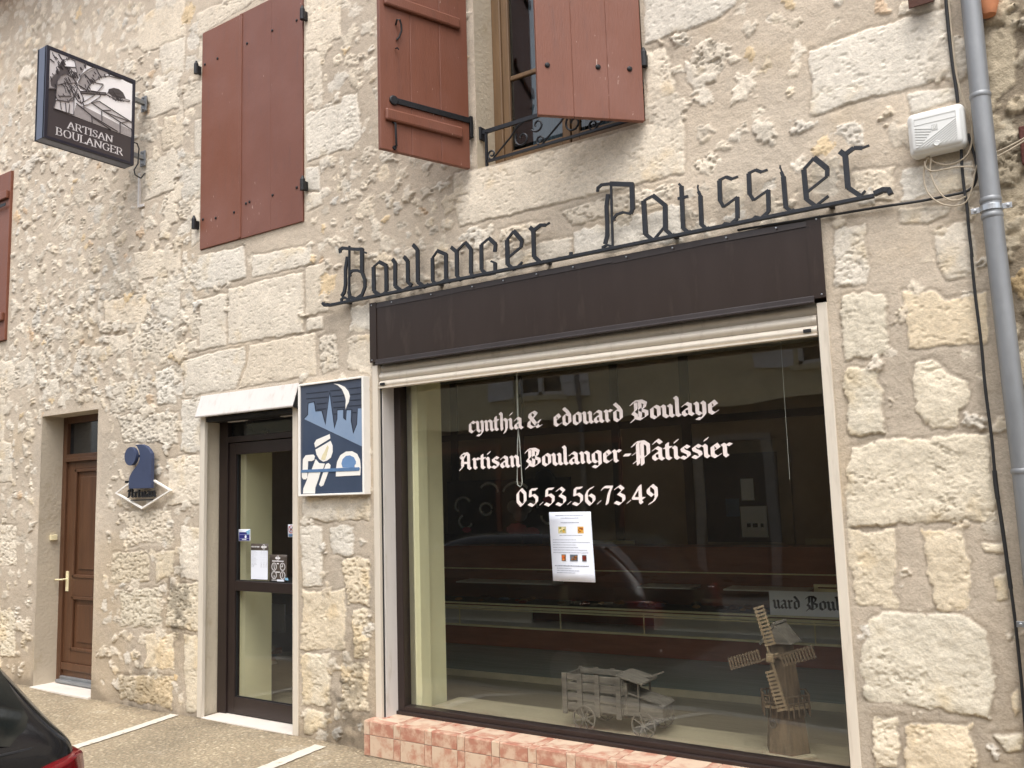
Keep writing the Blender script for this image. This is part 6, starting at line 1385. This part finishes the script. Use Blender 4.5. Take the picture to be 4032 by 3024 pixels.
# wall lettering reads properly from the street, mirrored in the shop glass
ol=thing('wall_lettering','dark iron telephone number lettering on the house across the street','sign',(-4.6,OY,2.75))
TEL=dict(SER);TEL.update({'0':G['0'],'5':G['5'],'3':G['3'],'6':G['6'],'4':G['4'],'7':G['7'],'.':G['.'],'t':(3,['1.3,5.6 1.3,1 2,.5 2.6,.9','.3,4.2 2.4,4.2']),'e':(3.4,['.8,2.6 2.6,2.8 2.4,4 1.5,4.4 .7,3.6 .7,1.4 1.6,.4 2.7,1']),'l':(1.8,['.8,6.8 .8,1 1.4,.4'])})
m=M();pen(m,'tel. 05 53 56 47',TEL,.0,1.2,0,.017,.9,30,OY+.03,OY+.045,lambda u,v,d:(-4.22-u,d,2.74+v));m.box(-5.5,-4.16,OY+.03,OY+.045,2.715,2.73)
for x in(-5.4,-3.9): m.box(x-.01,x+.01,OY,OY+.03,2.715,2.73)
o=m.build('lettering',m_black,None);off(o,ol)
dpo=tag(M().tube([(-7.9,OY+.08,5.4),(-7.9,OY+.08,.0)],.05,12).build('downpipe',m_zinc,smooth=True),'grey downpipe on the cream house across the street','downpipe')
# ------------------------------------------------------------------ light, sky, camera
ELEV,AZ=64,150
wd=bpy.data.worlds.new('World');scene.world=wd;wd.use_nodes=True;nt_=wd.node_tree
sky=nt_.nodes.new('ShaderNodeTexSky');sky.sky_type='NISHITA';sky.sun_disc=False;sky.sun_elevation=R(ELEV);sky.sun_rotation=R(AZ);sky.air_density=1.0;sky.dust_density=4.0;sky.ozone_density=.6
hsv=nt_.nodes.new('ShaderNodeHueSaturation');hsv.inputs['Saturation'].default_value=.34
nt_.links.new(sky.outputs[0],hsv.inputs['Color']);bg=nt_.nodes['Background'];nt_.links.new(hsv.outputs[0],bg.inputs['Color']);bg.inputs['Strength'].default_value=.15
sd=bpy.data.lights.new('sun','SUN');sd.energy=.75;sd.angle=R(42);sd.color=(1,.98,.96)
so=bpy.data.objects.new('sun',sd);COL.objects.link(so)
a=R(AZ);dirn=Vector((math.sin(a)*math.cos(R(ELEV)),math.cos(a)*math.cos(R(ELEV)),math.sin(R(ELEV))))
so.rotation_euler=dirn.to_track_quat('Z','Y').to_euler()
cam=bpy.data.cameras.new('camera');co=bpy.data.objects.new('camera',cam);COL.objects.link(co);scene.camera=co
cam.sensor_fit='HORIZONTAL';cam.sensor_width=36;cam.lens=36*3467.77/4032;cam.clip_start=.05;cam.clip_end=400
yw,pt_,rl2=-.5942505,.12162806,-.03061316
f_=Vector((math.sin(yw)*math.cos(pt_),math.cos(yw)*math.cos(pt_),math.sin(pt_)));r_=Vector((math.cos(yw),-math.sin(yw),0));u_=r_.cross(f_)
r2=r_*math.cos(rl2)+u_*math.sin(rl2);u2=-r_*math.sin(rl2)+u_*math.cos(rl2)
co.matrix_world=Matrix(((r2.x,u2.x,-f_.x,0),(r2.y,u2.y,-f_.y,-4.28127),(r2.z,u2.z,-f_.z,1.6),(0,0,0,1)))
scene.view_settings.view_transform='Standard';scene.view_settings.look='None';scene.view_settings.exposure=EXPO;scene.view_settings.gamma=1
scene.render.engine='CYCLES';cy=scene.cycles;cy.use_denoising=True;cy.max_bounces=10;cy.diffuse_bounces=5;cy.glossy_bounces=4;cy.transparent_max_bounces=16;cy.sample_clamp_indirect=6
